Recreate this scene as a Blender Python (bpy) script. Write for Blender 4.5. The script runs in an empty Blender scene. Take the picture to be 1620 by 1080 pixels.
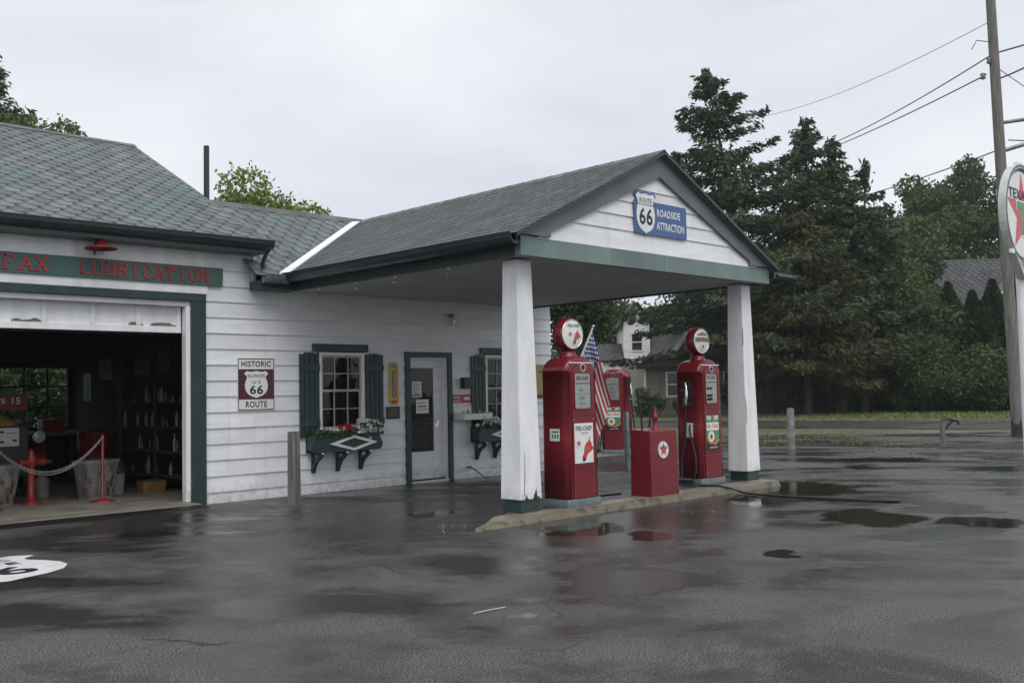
import bpy, math, random
import numpy as np
from mathutils import Matrix, Vector, noise as mnoise
PI = math.pi
sc = bpy.context.scene
col = sc.collection
random.seed(4)
# ------------------------------------------------------------------ camera
R = Vector((0.71241572, -0.70147058, -0.02007158)); U = Vector((-0.02212172, -0.05103617, 0.99845177)); F = Vector((0.70140892, 0.71086872, 0.0518767))
cam = bpy.data.objects.new('camera', bpy.data.cameras.new('camera')); col.objects.link(cam)
cam.matrix_world = Matrix(((R.x, U.x, -F.x, -5.4891), (R.y, U.y, -F.y, -12.7369), (R.z, U.z, -F.z, 1.4335), (0, 0, 0, 1)))
cam.data.sensor_width = 36; cam.data.lens = 34.96
cam.data.clip_start = 0.05; cam.data.clip_end = 3000
sc.camera = cam
# ------------------------------------------------------------------ sky: overcast, drizzle
w = bpy.data.worlds.new('World'); sc.world = w; w.use_nodes = True
nt = w.node_tree; N = nt.nodes; L = nt.links; N.clear()
out = N.new('ShaderNodeOutputWorld'); bg = N.new('ShaderNodeBackground'); L.new(bg.outputs[0], out.inputs[0])
sky = N.new('ShaderNodeTexSky'); sky.sky_type = 'NISHITA'; sky.sun_disc = False
SUN_EL, SUN_AZ = math.radians(58), math.radians(205)
sky.sun_elevation = SUN_EL; sky.sun_rotation = SUN_AZ
tc = N.new('ShaderNodeTexCoord'); nz = N.new('ShaderNodeTexNoise'); nz.inputs['Scale'].default_value = 1.9; nz.inputs['Detail'].default_value = 5; nz.inputs['Distortion'].default_value = .5
mp = N.new('ShaderNodeMapping'); mp.inputs['Scale'].default_value = (1, 1, 2.6)
L.new(tc.outputs['Generated'], mp.inputs[0]); L.new(mp.outputs[0], nz.inputs['Vector'])
cr = N.new('ShaderNodeValToRGB'); cr.color_ramp.elements[0].position = .3; cr.color_ramp.elements[1].position = .72
cr.color_ramp.elements[0].color = (5.6, 5.85, 6.5, 1); cr.color_ramp.elements[1].color = (7.75, 7.95, 8.15, 1)
L.new(nz.outputs[0], cr.inputs[0])
mx = N.new('ShaderNodeMix'); mx.data_type = 'RGBA'; mx.inputs[0].default_value = .93
L.new(sky.outputs[0], mx.inputs[6]); L.new(cr.outputs[0], mx.inputs[7]); L.new(mx.outputs[2], bg.inputs[0]); bg.inputs[1].default_value = .1
sl = bpy.data.lights.new('sun', 'SUN'); sl.energy = 1.5; sl.angle = math.radians(50); sl.color = (1, .985, .96)
so = bpy.data.objects.new('sun', sl); col.objects.link(so)
sd = Vector((math.sin(SUN_AZ) * math.cos(SUN_EL), math.cos(SUN_AZ) * math.cos(SUN_EL), math.sin(SUN_EL)))
so.rotation_euler = (-sd).to_track_quat('-Z', 'Y').to_euler()
sc.view_settings.view_transform = 'Standard'; sc.view_settings.look = 'None'; sc.view_settings.exposure = 0.36; sc.view_settings.gamma = 1
sc.cycles.max_bounces = 6; sc.cycles.transparent_max_bounces = 12

# ------------------------------------------------------------------ materials
def newmat(name):
    m = bpy.data.materials.new(name); m.use_nodes = True
    return m, m.node_tree.nodes, m.node_tree.links, m.node_tree.nodes['Principled BSDF']
def mat(name, c1, c2=None, rough=.5, scale=6, detail=5, bump=0, bscale=40, metal=0, attr=0, stretch=(1, 1, 1), lo=.35, hi=.65, c3=None, s3=2.0, t3=(.6, .7), spec=.5, trans=0, attr2=None):
    m, N, L, b = newmat(name)
    b.inputs['Roughness'].default_value = rough; b.inputs['Metallic'].default_value = metal
    b.inputs['Specular IOR Level'].default_value = spec
    tc = N.new('ShaderNodeTexCoord'); mp = N.new('ShaderNodeMapping'); mp.inputs['Scale'].default_value = stretch
    L.new(tc.outputs['Object'], mp.inputs[0])
    if c2 is None: c2 = tuple(x * .82 for x in c1)
    nz = N.new('ShaderNodeTexNoise'); nz.inputs['Scale'].default_value = scale; nz.inputs['Detail'].default_value = detail
    L.new(mp.outputs[0], nz.inputs['Vector'])
    r = N.new('ShaderNodeValToRGB'); r.color_ramp.elements[0].position = lo; r.color_ramp.elements[1].position = hi
    r.color_ramp.elements[0].color = (*c2, 1); r.color_ramp.elements[1].color = (*c1, 1)
    L.new(nz.outputs[0], r.inputs[0]); cur = r.outputs[0]
    if attr:
        at = N.new('ShaderNodeAttribute'); at.attribute_name = 'v'
        if attr2:
            m2 = N.new('ShaderNodeMix'); m2.data_type = 'RGBA'; L.new(at.outputs['Fac'], m2.inputs[0]); L.new(cur, m2.inputs[6]); m2.inputs[7].default_value = (*attr2, 1); cur = m2.outputs[2]
        else:
            ma = N.new('ShaderNodeMath'); ma.operation = 'MULTIPLY_ADD'; ma.inputs[1].default_value = attr; ma.inputs[2].default_value = 1 - attr / 2
            L.new(at.outputs['Fac'], ma.inputs[0])
            vm = N.new('ShaderNodeVectorMath'); vm.operation = 'SCALE'; L.new(cur, vm.inputs[0]); L.new(ma.outputs[0], vm.inputs['Scale']); cur = vm.outputs[0]
    if c3:
        n3 = N.new('ShaderNodeTexNoise'); n3.inputs['Scale'].default_value = s3; n3.inputs['Detail'].default_value = 8; n3.inputs['Roughness'].default_value = .65
        L.new(mp.outputs[0], n3.inputs['Vector'])
        mr = N.new('ShaderNodeMapRange'); mr.inputs['From Min'].default_value = t3[0]; mr.inputs['From Max'].default_value = t3[1]
        L.new(n3.outputs[0], mr.inputs['Value'])
        m3 = N.new('ShaderNodeMix'); m3.data_type = 'RGBA'; L.new(mr.outputs[0], m3.inputs[0]); L.new(cur, m3.inputs[6]); m3.inputs[7].default_value = (*c3, 1); cur = m3.outputs[2]
    L.new(cur, b.inputs['Base Color'])
    if bump:
        nb = N.new('ShaderNodeTexNoise'); nb.inputs['Scale'].default_value = bscale; nb.inputs['Detail'].default_value = 6
        L.new(mp.outputs[0], nb.inputs['Vector'])
        bp = N.new('ShaderNodeBump'); bp.inputs['Strength'].default_value = bump; bp.inputs['Distance'].default_value = .02
        L.new(nb.outputs[0], bp.inputs['Height']); L.new(bp.outputs[0], b.inputs['Normal'])
    if trans:
        tr = N.new('ShaderNodeBsdfTranslucent'); L.new(cur, tr.inputs[0]); ms = N.new('ShaderNodeMixShader'); ms.inputs[0].default_value = trans
        L.new(b.outputs[0], ms.inputs[1]); L.new(tr.outputs[0], ms.inputs[2]); L.new(ms.outputs[0], N['Material Output'].inputs[0])
    return m
WHITE = mat('white_paint', (.80, .81, .82), (.70, .71, .72), .42, 3, bump=.12, bscale=30, stretch=(.5, .5, 3), attr=.14, c3=(.42, .42, .40), s3=5, t3=(.66, .74))
WHITEP = mat('white_trim_paint', (.85, .855, .86), (.75, .755, .76), .4, 4, bump=.1, bscale=25, c3=(.30, .30, .28), s3=7, t3=(.70, .76), stretch=(1.6, 1.6, .5))
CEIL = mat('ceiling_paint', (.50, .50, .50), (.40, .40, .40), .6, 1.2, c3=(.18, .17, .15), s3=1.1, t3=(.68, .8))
GREEN = mat('green_trim_paint', (.023, .052, .050), (.016, .036, .037), .45, 5, bump=.15, bscale=30, c3=(.10, .13, .12), s3=9, t3=(.68, .8))
GREENL = mat('faded_green_paint', (.165, .225, .210), (.125, .18, .168), .45, 3, bump=.1, bscale=30, attr=.35, c3=(.26, .33, .31), s3=6, t3=(.62, .8), stretch=(1, 1, .5))
GREYG = mat('rake_board_paint', (.150, .170, .172), (.115, .132, .134), .5, 3, bump=.1, c3=(.13, .20, .18), s3=1.0, t3=(.5, .75))
GUTTER = mat('gutter_paint', (.022, .036, .038), (.014, .024, .026), .3, 5)
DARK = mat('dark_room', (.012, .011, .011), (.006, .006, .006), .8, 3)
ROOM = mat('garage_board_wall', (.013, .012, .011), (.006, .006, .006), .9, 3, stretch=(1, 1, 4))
SHING = mat('green_grey_shingle', (.150, .165, .160), (.105, .118, .116), .5, 2.2, bump=.5, bscale=120, attr=.55, c3=(.098, .150, .134), s3=.9, t3=(.49, .64))
SHING2 = mat('grey_shingle', (.105, .112, .112), (.08, .086, .086), .5, 2.2, bump=.5, bscale=120, attr=.6)
RED = mat('red_enamel', (.185, .012, .019), (.150, .010, .016), .22, 2.5, bump=.03, bscale=8, c3=(.115, .010, .015), s3=4, t3=(.55, .8))
REDD = mat('dull_red_paint', (.25, .018, .018), (.17, .012, .013), .45, 6, c3=(.12, .02, .015), s3=8, t3=(.62, .72))
CHROME = mat('chrome', (.75, .75, .75), (.6, .6, .6), .18, 10, metal=1)
STEEL = mat('galvanised_steel', (.22, .24, .24), (.13, .145, .145), .45, 9, metal=.4, bump=.1)
BLACK = mat('black_rubber', (.012, .012, .013), (.008, .008, .009), .4, 20)
INK = mat('black_ink', (.014, .014, .016), (.010, .010, .012), .5, 20)
SIGNW = mat('white_sign_enamel', (.78, .78, .76), (.70, .70, .68), .35, 5)
SIGNBROWN = mat('maroon_sign_enamel', (.085, .018, .024), (.065, .014, .018), .35, 5)
SIGNBLUE = mat('blue_sign_enamel', (.055, .12, .30), (.045, .10, .25), .4, 3)
SIGNRED = mat('red_sign_ink', (.62, .035, .035), (.55, .03, .03), .35, 8)
SIGNGREEN = mat('green_sign_ink', (.05, .30, .13), (.04, .24, .10), .4, 8)
YEL = mat('yellow_enamel', (.62, .40, .03), (.52, .32, .02), .4, 8, c3=(.2, .1, .03), s3=9, t3=(.62, .7))
BLUE = mat('blue_enamel', (.03, .06, .30), (.02, .04, .2), .4, 8)
DIAL = mat('dial_enamel', (.80, .81, .77), (.72, .73, .70), .3, 8)
WOODG = mat('weathered_wood', (.20, .19, .165), (.10, .095, .085), .8, 5, stretch=(4, 4, .35), bump=.5, bscale=14, c3=(.06, .055, .05), s3=3, t3=(.58, .7))
POLEW = mat('utility_pole_wood', (.22, .21, .195), (.12, .115, .105), .85, 6, stretch=(5, 5, .25), bump=.5, bscale=14)
CONC = mat('concrete', (.26, .235, .18), (.16, .145, .115), .4, 4, bump=.35, bscale=40, c3=(.10, .09, .075), s3=5, t3=(.52, .64))
CONCF = mat('garage_floor_concrete', (.21, .19, .155), (.13, .12, .10), .5, 3, bump=.1)
KERBY = mat('worn_yellow_kerb', (.22, .185, .105), (.12, .105, .075), .35, 5, bump=.5, bscale=40, c3=(.05, .047, .04), s3=5, t3=(.47, .60))
SOIL = mat('soil', (.05, .035, .025), None, .9, 20)
STRAW = mat('yellow_kernels', (.55, .36, .08), (.3, .18, .04), .7, 40, bump=.5, bscale=60)
WORN = mat('worn_white_paint', (.26, .25, .235), (.09, .085, .08), .6, 6, stretch=(1, 1, .5), c3=(.06, .02, .018), s3=5, t3=(.52, .62))
def splash(m, z0=.0, z1=.42, colr=(.30, .28, .23)):
    N, L = m.node_tree.nodes, m.node_tree.links; b = N['Principled BSDF']; src = b.inputs['Base Color'].links[0].from_socket
    g = N.new('ShaderNodeNewGeometry'); sx = N.new('ShaderNodeSeparateXYZ'); L.new(g.outputs['Position'], sx.inputs[0])
    nz = N.new('ShaderNodeTexNoise'); nz.inputs['Scale'].default_value = 9; nz.inputs['Detail'].default_value = 8; nz.inputs['Roughness'].default_value = .7; L.new(g.outputs['Position'], nz.inputs['Vector'])
    mr = N.new('ShaderNodeMapRange'); mr.inputs[1].default_value = z0; mr.inputs[2].default_value = z1; mr.inputs[3].default_value = .30; mr.inputs[4].default_value = -.12; L.new(sx.outputs[2], mr.inputs[0])
    ad = N.new('ShaderNodeMath'); ad.operation = 'ADD'; L.new(mr.outputs[0], ad.inputs[0]); L.new(nz.outputs[0], ad.inputs[1])
    r2 = N.new('ShaderNodeMapRange'); r2.inputs[1].default_value = .58; r2.inputs[2].default_value = .90; r2.inputs[4].default_value = .65; L.new(ad.outputs[0], r2.inputs[0])
    # rain streaks
    mp = N.new('ShaderNodeMapping'); mp.inputs['Scale'].default_value = (9, 9, .45); L.new(g.outputs['Position'], mp.inputs[0])
    n2 = N.new('ShaderNodeTexNoise'); n2.inputs['Scale'].default_value = 1; n2.inputs['Detail'].default_value = 6; L.new(mp.outputs[0], n2.inputs['Vector'])
    r3 = N.new('ShaderNodeMapRange'); r3.inputs[1].default_value = .56; r3.inputs[2].default_value = .80; r3.inputs[4].default_value = .28; L.new(n2.outputs[0], r3.inputs[0])
    mx_ = N.new('ShaderNodeMath'); mx_.operation = 'MAXIMUM'; L.new(r2.outputs[0], mx_.inputs[0]); L.new(r3.outputs[0], mx_.inputs[1])
    mi = N.new('ShaderNodeMix'); mi.data_type = 'RGBA'; L.new(mx_.outputs[0], mi.inputs[0]); L.new(src, mi.inputs[6]); mi.inputs[7].default_value = (*colr, 1); L.new(mi.outputs[2], b.inputs['Base Color'])
def weather(m, sc_, colr, lo, hi, k):
    N, L = m.node_tree.nodes, m.node_tree.links; b = N['Principled BSDF']; src = b.inputs['Base Color'].links[0].from_socket
    g = N.new('ShaderNodeNewGeometry'); mp = N.new('ShaderNodeMapping'); mp.inputs['Scale'].default_value = sc_; L.new(g.outputs['Position'], mp.inputs[0])
    n2 = N.new('ShaderNodeTexNoise'); n2.inputs['Scale'].default_value = 1; n2.inputs['Detail'].default_value = 7; n2.inputs['Roughness'].default_value = .62; L.new(mp.outputs[0], n2.inputs['Vector'])
    r3 = N.new('ShaderNodeMapRange'); r3.inputs[1].default_value = lo; r3.inputs[2].default_value = hi; r3.inputs[4].default_value = k; L.new(n2.outputs[0], r3.inputs[0])
    mi = N.new('ShaderNodeMix'); mi.data_type = 'RGBA'; L.new(r3.outputs[0], mi.inputs[0]); L.new(src, mi.inputs[6]); mi.inputs[7].default_value = (*colr, 1); L.new(mi.outputs[2], b.inputs['Base Color'])
weather(SHING, (3.2, .5, .5), (.06, .062, .06), .48, .68, .6); weather(SHING, (1.3, 1.3, 1.3), (.20, .205, .20), .55, .70, .35); weather(SHING2, (.6, 2.6, .6), (.055, .057, .057), .48, .68, .6); weather(SHING2, (2, 2, 2), (.16, .165, .16), .55, .7, .3)
splash(WHITE); splash(WHITEP, .1, .55, (.36, .35, .31)); splash(RED, .1, .5, (.09, .02, .018))
def glassmat(name, tint, ior=1.5, gl=1):
    m, N, L, b = newmat(name); N.remove(b)
    g = N.new('ShaderNodeBsdfGlossy'); g.inputs['Roughness'].default_value = .02
    t = N.new('ShaderNodeBsdfTransparent'); t.inputs[0].default_value = (*tint, 1)
    fr = N.new('ShaderNodeFresnel'); fr.inputs['IOR'].default_value = ior
    nz = N.new('ShaderNodeTexNoise'); nz.inputs['Scale'].default_value = 1.5
    bp = N.new('ShaderNodeBump'); bp.inputs['Strength'].default_value = .06; bp.inputs['Distance'].default_value = .1; L.new(nz.outputs[0], bp.inputs['Height']); L.new(bp.outputs[0], g.inputs['Normal'])
    ms = N.new('ShaderNodeMixShader'); L.new(fr.outputs[0], ms.inputs[0]); L.new(t.outputs[0], ms.inputs[1]); L.new(g.outputs[0], ms.inputs[2])
    L.new(ms.outputs[0], N['Material Output'].inputs[0]); return m
GLASS = glassmat('pane_glass', (.75, .8, .78))
CLEAR = glassmat('bulb_glass', (.9, .92, .92), 1.35)

def asphalt():
    m, N, L, b = newmat('wet_asphalt')
    geo = N.new('ShaderNodeNewGeometry')
    def math_(op, a, b_=None, c=None, clamp=False):
        n = N.new('ShaderNodeMath'); n.operation = op; n.use_clamp = clamp
        for i, x in enumerate((a, b_, c)):
            if x is None: continue
            if isinstance(x, (int, float)): n.inputs[i].default_value = x
            else: L.new(x, n.inputs[i])
        return n.outputs[0]
    def noise(scale, detail=4, rough=.55, vec=None, dist=0):
        n = N.new('ShaderNodeTexNoise'); n.inputs['Scale'].default_value = scale; n.inputs['Detail'].default_value = detail; n.inputs['Roughness'].default_value = rough; n.inputs['Distortion'].default_value = dist
        L.new(vec or geo.outputs['Position'], n.inputs['Vector']); return n.outputs[0]
    def rng(x, a, b_, c, d):
        n = N.new('ShaderNodeMapRange'); n.inputs[1].default_value = a; n.inputs[2].default_value = b_; n.inputs[3].default_value = c; n.inputs[4].default_value = d; L.new(x, n.inputs[0]); return n.outputs[0]
    def mixc(f, a, b_):
        n = N.new('ShaderNodeMix'); n.data_type = 'RGBA'
        if isinstance(f, float): n.inputs[0].default_value = f
        else: L.new(f, n.inputs[0])
        for i, x in ((6, a), (7, b_)):
            if isinstance(x, tuple): n.inputs[i].default_value = (*x, 1)
            else: L.new(x, n.inputs[i])
        return n.outputs[2]
    # rotated yard coordinates (a across, b away)
    mp = N.new('ShaderNodeMapping'); mp.vector_type = 'POINT'; mp.inputs['Rotation'].default_value = (0, 0, math.radians(44.6)); L.new(geo.outputs['Position'], mp.inputs[0])
    yard = mp.outputs[0]
    wob = N.new('ShaderNodeTexNoise'); wob.inputs['Scale'].default_value = 1.7; wob.inputs['Detail'].default_value = 5; L.new(yard, wob.inputs['Vector'])
    wv = N.new('ShaderNodeVectorMath'); wv.operation = 'MULTIPLY_ADD'; L.new(wob.outputs['Color'], wv.inputs[0]); wv.inputs[1].default_value = (.9, .9, 0); wv.inputs[2].default_value = (-.45, -.45, 0)
    wa = N.new('ShaderNodeVectorMath'); wa.operation = 'ADD'; L.new(wv.outputs[0], wa.inputs[0]); L.new(yard, wa.inputs[1])
    puds = [(9.1, 1.26, .78, 1.1), (8.94, -1.96, .5, .8), (9.85, -2.44, .42, .42), (7.29, -4.24, .16, .26), (5.68, -2.45, .42, .6), (6.35, -2.98, .36, .35), (13.3, 3.9, .5, .4), (8.0, .0, .25, .7), (4.0, -.9, .25, .3), (11.1, 4.7, .3, .3), (5.02, -6.32, .16, .06), (1.0, -2.2, .4, .3), (14.5, 1.0, .5, .5), (12.2, 6.5, 1.1, .6)]
    cur = None
    for (a, b_, ra, rb) in puds:
        s = N.new('ShaderNodeVectorMath'); s.operation = 'SUBTRACT'; L.new(wa.outputs[0], s.inputs[0]); s.inputs[1].default_value = (a, b_, 0)
        q = N.new('ShaderNodeVectorMath'); q.operation = 'MULTIPLY'; L.new(s.outputs[0], q.inputs[0]); q.inputs[1].default_value = (1 / ra, 1 / rb, 0)
        l = N.new('ShaderNodeVectorMath'); l.operation = 'LENGTH'; L.new(q.outputs[0], l.inputs[0])
        cur = l.outputs['Value'] if cur is None else math_('MINIMUM', cur, l.outputs['Value'])
    edge = math_('MULTIPLY_ADD', noise(14, 4, .6), .34, math_('SUBTRACT', cur, .17)); pud = rng(edge, .82, 1.10, 1, 0)
    damp = rng(cur, 1.0, 2.2, 1, 0)
    big = noise(.42, 5, .6, yard, .4); mid = noise(1.6, 6, .62, yard); fine = noise(80, 2.5, .75); spk = noise(140, 2, .5)
    # film of water lying in the low broad areas
    st_ = N.new('ShaderNodeMapping'); st_.inputs['Scale'].default_value = (.55, 1.5, 1); L.new(yard, st_.inputs[0])
    sm = noise(.8, 6, .6, st_.outputs[0], .3)
    sx = N.new('ShaderNodeSeparateXYZ'); L.new(yard, sx.inputs[0]); high = rng(sx.outputs[1], -8.5, -4.0, .065, 0)
    film = rng(math_('SUBTRACT', math_('ADD', math_('MULTIPLY', big, .55), math_('MULTIPLY', sm, .45)), high), .42, .53, 0, 1); film = math_('ADD', film, math_('MULTIPLY', math_('SUBTRACT', noise(22, 3, .6), .5), .5), clamp=True)
    grain = rng(fine, .42, .60, 0, 1)
    c = mixc(grain, (.012, .012, .012), (.175, .171, .165))
    c = mixc(rng(spk, .60, .68, 0, .7), c, (.48, .47, .45))
    wetc = mixc(grain, (.005, .005, .005), (.034, .033, .032))
    c = mixc(math_('MULTIPLY', film, .85), c, wetc)
    c = mixc(rng(mid, .52, .66, 0, .55), c, (.018, .017, .016)); stn = noise(.55, 6, .68, None, .6); c = mixc(rng(stn, .52, .62, 0, .6), c, (.014, .014, .014))
    br = noise(.9, 5, .6); c = mixc(rng(br, .60, .72, 0, .28), c, (.085, .072, .045))
    # cracks
    vo = N.new('ShaderNodeTexVoronoi'); vo.feature = 'DISTANCE_TO_EDGE'; vo.inputs['Scale'].default_value = .33
    wc = N.new('ShaderNodeTexNoise'); wc.inputs['Scale'].default_value = 1.3; wc.inputs['Detail'].default_value = 6; L.new(geo.outputs['Position'], wc.inputs['Vector'])
    w1 = N.new('ShaderNodeVectorMath'); w1.operation = 'MULTIPLY_ADD'; L.new(wc.outputs['Color'], w1.inputs[0]); w1.inputs[1].default_value = (1.1, 1.1, 0); L.new(geo.outputs['Position'], w1.inputs[2]); L.new(w1.outputs[0], vo.inputs['Vector'])
    crk = rng(vo.outputs[0], .002, .007, 1, 0); crk = math_('MULTIPLY', crk, rng(noise(.5, 3), .46, .55, 0, 1))
    c = mixc(math_('MULTIPLY', crk, .65), c, (.012, .012, .012))
    c = mixc(pud, c, (.024, .024, .018))
    L.new(c, b.inputs['Base Color'])
    r = math_('MULTIPLY_ADD', film, -.335, .46)
    r = math_('MULTIPLY_ADD', rng(fine, .3, .7, 0, 1), .06, r)
    r = math_('MULTIPLY_ADD', damp, -.10, r)
    inv = math_('SUBTRACT', 1, pud)
    r = math_('MULTIPLY_ADD', math_('MULTIPLY', r, inv), 1, .045)
    L.new(r, b.inputs['Roughness']); L.new(math_('MULTIPLY_ADD', film, .26, .26), b.inputs['Specular IOR Level'])
    bp = N.new('ShaderNodeBump'); bp.inputs['Distance'].default_value = .011
    h = math_('ADD', fine, math_('MULTIPLY', spk, .6)); h = math_('SUBTRACT', h, math_('MULTIPLY', crk, 1.5))
    L.new(h, bp.inputs['Height']); L.new(math_('MULTIPLY', math_('MULTIPLY_ADD', film, -.85, 1.0), math_('MULTIPLY_ADD', pud, -.97, 1)), bp.inputs['Strength'])
    b2 = N.new('ShaderNodeBump'); b2.inputs['Distance'].default_value = .015; b2.inputs['Strength'].default_value = .25; L.new(noise(3.2, 3), b2.inputs['Height']); L.new(bp.outputs[0], b2.inputs['Normal'])
    mn = N.new('ShaderNodeMix'); mn.data_type = 'VECTOR'; L.new(pud, mn.inputs[0]); L.new(b2.outputs[0], mn.inputs[4]); L.new(bp.outputs[0], mn.inputs[5])
    L.new(mn.outputs[1], b.inputs['Normal'])
    b.inputs['Coat Weight'].default_value = 0.0
    return m
ASPH = asphalt()
ROADM = mat('wet_road', (.095, .085, .072), (.055, .050, .043), .30, .8, bump=.3, bscale=30, c3=(.03, .028, .022), s3=.35, t3=(.5, .6), stretch=(.6, 2.5, 1))
VERGE = mat('muddy_verge', (.105, .100, .045), (.075, .065, .05), .55, 1.1, bump=.6, bscale=20, c3=(.13, .12, .105), s3=.45, t3=(.5, .58))
LAWN = mat('lawn', (.11, .155, .035), (.075, .11, .026), .8, 1.3, bump=.8, bscale=25)
FIELD = mat('rough_ground', (.06, .075, .025), (.045, .05, .02), .85, .3)

# ------------------------------------------------------------------ mesh builder
def frame(o, r, u):
    r = Vector(r).normalized(); u = Vector(u).normalized(); n = r.cross(u)
    return Matrix(((r.x, u.x, n.x, o[0]), (r.y, u.y, n.y, o[1]), (r.z, u.z, n.z, o[2]), (0, 0, 0, 1)))
def front(x, y, z): return frame((x, y, z), (1, 0, 0), (0, 0, 1))
def wpos(o):
    p = Vector((0, 0, 0))
    while o is not None: p += o.location; o = o.parent
    return p
_tx = {}
def textmesh(s, bold):
    k = (s, bold)
    if k in _tx: return _tx[k]
    cu = bpy.data.curves.new('t', 'FONT'); cu.body = s; cu.resolution_u = 3; cu.offset = .02 if bold else 0.0
    if bold: cu.space_character = 1.08
    ob = bpy.data.objects.new('t', cu); col.objects.link(ob)
    dg = bpy.context.evaluated_depsgraph_get(); me = bpy.data.meshes.new_from_object(ob.evaluated_get(dg))
    vs = [v.co.copy() for v in me.vertices]; fs = [tuple(p.vertices) for p in me.polygons]
    bpy.data.objects.remove(ob); bpy.data.curves.remove(cu); bpy.data.meshes.remove(me)
    x0 = min(v.x for v in vs); x1 = max(v.x for v in vs); y0 = min(v.y for v in vs); y1 = max(v.y for v in vs)
    vs = [((v.x - (x0 + x1) / 2) / (x1 - x0), (v.y - (y0 + y1) / 2) / (y1 - y0)) for v in vs]
    _tx[k] = (vs, fs); return _tx[k]
def star(r, r2=None, rot=0, n=5):
    r2 = r2 or r * .40
    return [((r if i % 2 == 0 else r2) * math.sin(rot + i * PI / n), (r if i % 2 == 0 else r2) * math.cos(rot + i * PI / n)) for i in range(2 * n)]
def disc(r, n=32, ry=None): return [(r * math.cos(2 * PI * i / n), (ry or r) * math.sin(2 * PI * i / n)) for i in range(n)]
def rect(x0, x1, y0, y1): return [(x0, y0), (x1, y0), (x1, y1), (x0, y1)]
SHIELD = [(0, -1), (.18, -.93), (.45, -.84), (.70, -.66), (.86, -.38), (.90, -.08), (.84, .22), (.74, .45), (.76, .60), (.95, .78), (.74, .97), (.50, .91), (.26, .92), (0, .97)]
SHIELD = SHIELD + [(-x, y) for x, y in SHIELD[-2:0:-1]]
class MB:
    def __init__(s): s.v = []; s.f = []; s.m = []; s.a = []; s.s = []
    def add(s, pts, faces, m=0, a=.5, sm=False, M=None):
        b = len(s.v)
        s.v += [tuple(M @ Vector(p)) if M is not None else tuple(p) for p in pts]
        for f in faces: s.f.append(tuple(b + i for i in f)); s.m.append(m); s.a.append(a); s.s.append(sm)
        return s
    def poly(s, pts, m=0, a=.5): return s.add(pts, [range(len(pts))], m, a)
    def box(s, x0, x1, y0, y1, z0, z1, m=0, a=.5, M=None):
        p = [(x0, y0, z0), (x1, y0, z0), (x1, y1, z0), (x0, y1, z0), (x0, y0, z1), (x1, y0, z1), (x1, y1, z1), (x0, y1, z1)]
        return s.add(p, [(0, 3, 2, 1), (4, 5, 6, 7), (0, 1, 5, 4), (1, 2, 6, 5), (2, 3, 7, 6), (3, 0, 4, 7)], m, a, M=M)
    def hexa(s, p, m=0, a=.5): return s.add(p, [(0, 3, 2, 1), (4, 5, 6, 7), (0, 1, 5, 4), (1, 2, 6, 5), (2, 3, 7, 6), (3, 0, 4, 7)], m, a)
    def ext(s, pts, M, d, m=0, a=.5, off=0.0):
        n = len(pts); P = [(x, y, off) for x, y in pts] + [(x, y, off + d) for x, y in pts]
        return s.add(P, [tuple(range(n))[::-1], tuple(range(n, 2 * n))] + [(i, (i + 1) % n, n + (i + 1) % n, n + i) for i in range(n)], m, a, M=M)
    def flat(s, pts, M, off=0.0, m=0, a=.5): return s.add([(x, y, off) for x, y in pts], [range(len(pts))], m, a, M=M)
    def ring(s, pts, k, M, d, m=0, off=0.0):
        n = len(pts); cx = sum(p[0] for p in pts) / n; cy = sum(p[1] for p in pts) / n
        q = [(cx + (x - cx) * k, cy + (y - cy) * k) for x, y in pts]
        P = [(x, y, off) for x, y in pts] + [(x, y, off + d) for x, y in pts] + [(x, y, off + d) for x, y in q] + [(x, y, off) for x, y in q]
        fs = []
        for i in range(n):
            j = (i + 1) % n
            fs += [(i, j, n + j, n + i), (n + i, n + j, 2 * n + j, 2 * n + i), (2 * n + i, 2 * n + j, 3 * n + j, 3 * n + i)]
        return s.add(P, fs, m, M=M)
    def tube(s, path, r, seg=8, m=0, a=.5, caps=True):
        P = [Vector(p) for p in path]; n = len(P); rs = r if isinstance(r, (list, tuple)) else [r] * n
        vs = []; pu = None
        for i in range(n):
            t = (P[min(i + 1, n - 1)] - P[max(i - 1, 0)]).normalized()
            u = pu if pu is not None else (Vector((0, 0, 1)) if abs(t.z) < .9 else Vector((1, 0, 0)))
            u = (u - t * u.dot(t)).normalized(); pu = u; w_ = t.cross(u)
            for k in range(seg):
                an = 2 * PI * k / seg; vs.append(P[i] + (u * math.cos(an) + w_ * math.sin(an)) * rs[i])
        fs = [(i * seg + k, i * seg + (k + 1) % seg, (i + 1) * seg + (k + 1) % seg, (i + 1) * seg + k) for i in range(n - 1) for k in range(seg)]
        s.add(vs, fs, m, a, True)
        if caps: s.add(vs[:seg], [tuple(range(seg))[::-1]], m, a); s.add(vs[-seg:], [tuple(range(seg))], m, a)
        return s
    def lathe(s, prof, M=None, seg=24, m=0, sm=True):
        vs = [(r * math.cos(2 * PI * k / seg), r * math.sin(2 * PI * k / seg), z) for r, z in prof for k in range(seg)]
        fs = [(i * seg + k, i * seg + (k + 1) % seg, (i + 1) * seg + (k + 1) % seg, (i + 1) * seg + k) for i in range(len(prof) - 1) for k in range(seg)]
        s.add(vs, fs, m, .5, sm, M)
        if prof[0][0] > 1e-4: s.add(vs[:seg], [tuple(range(seg))[::-1]], m, M=M)
        if prof[-1][0] > 1e-4: s.add(vs[-seg:], [tuple(range(seg))], m, M=M)
        return s
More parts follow.
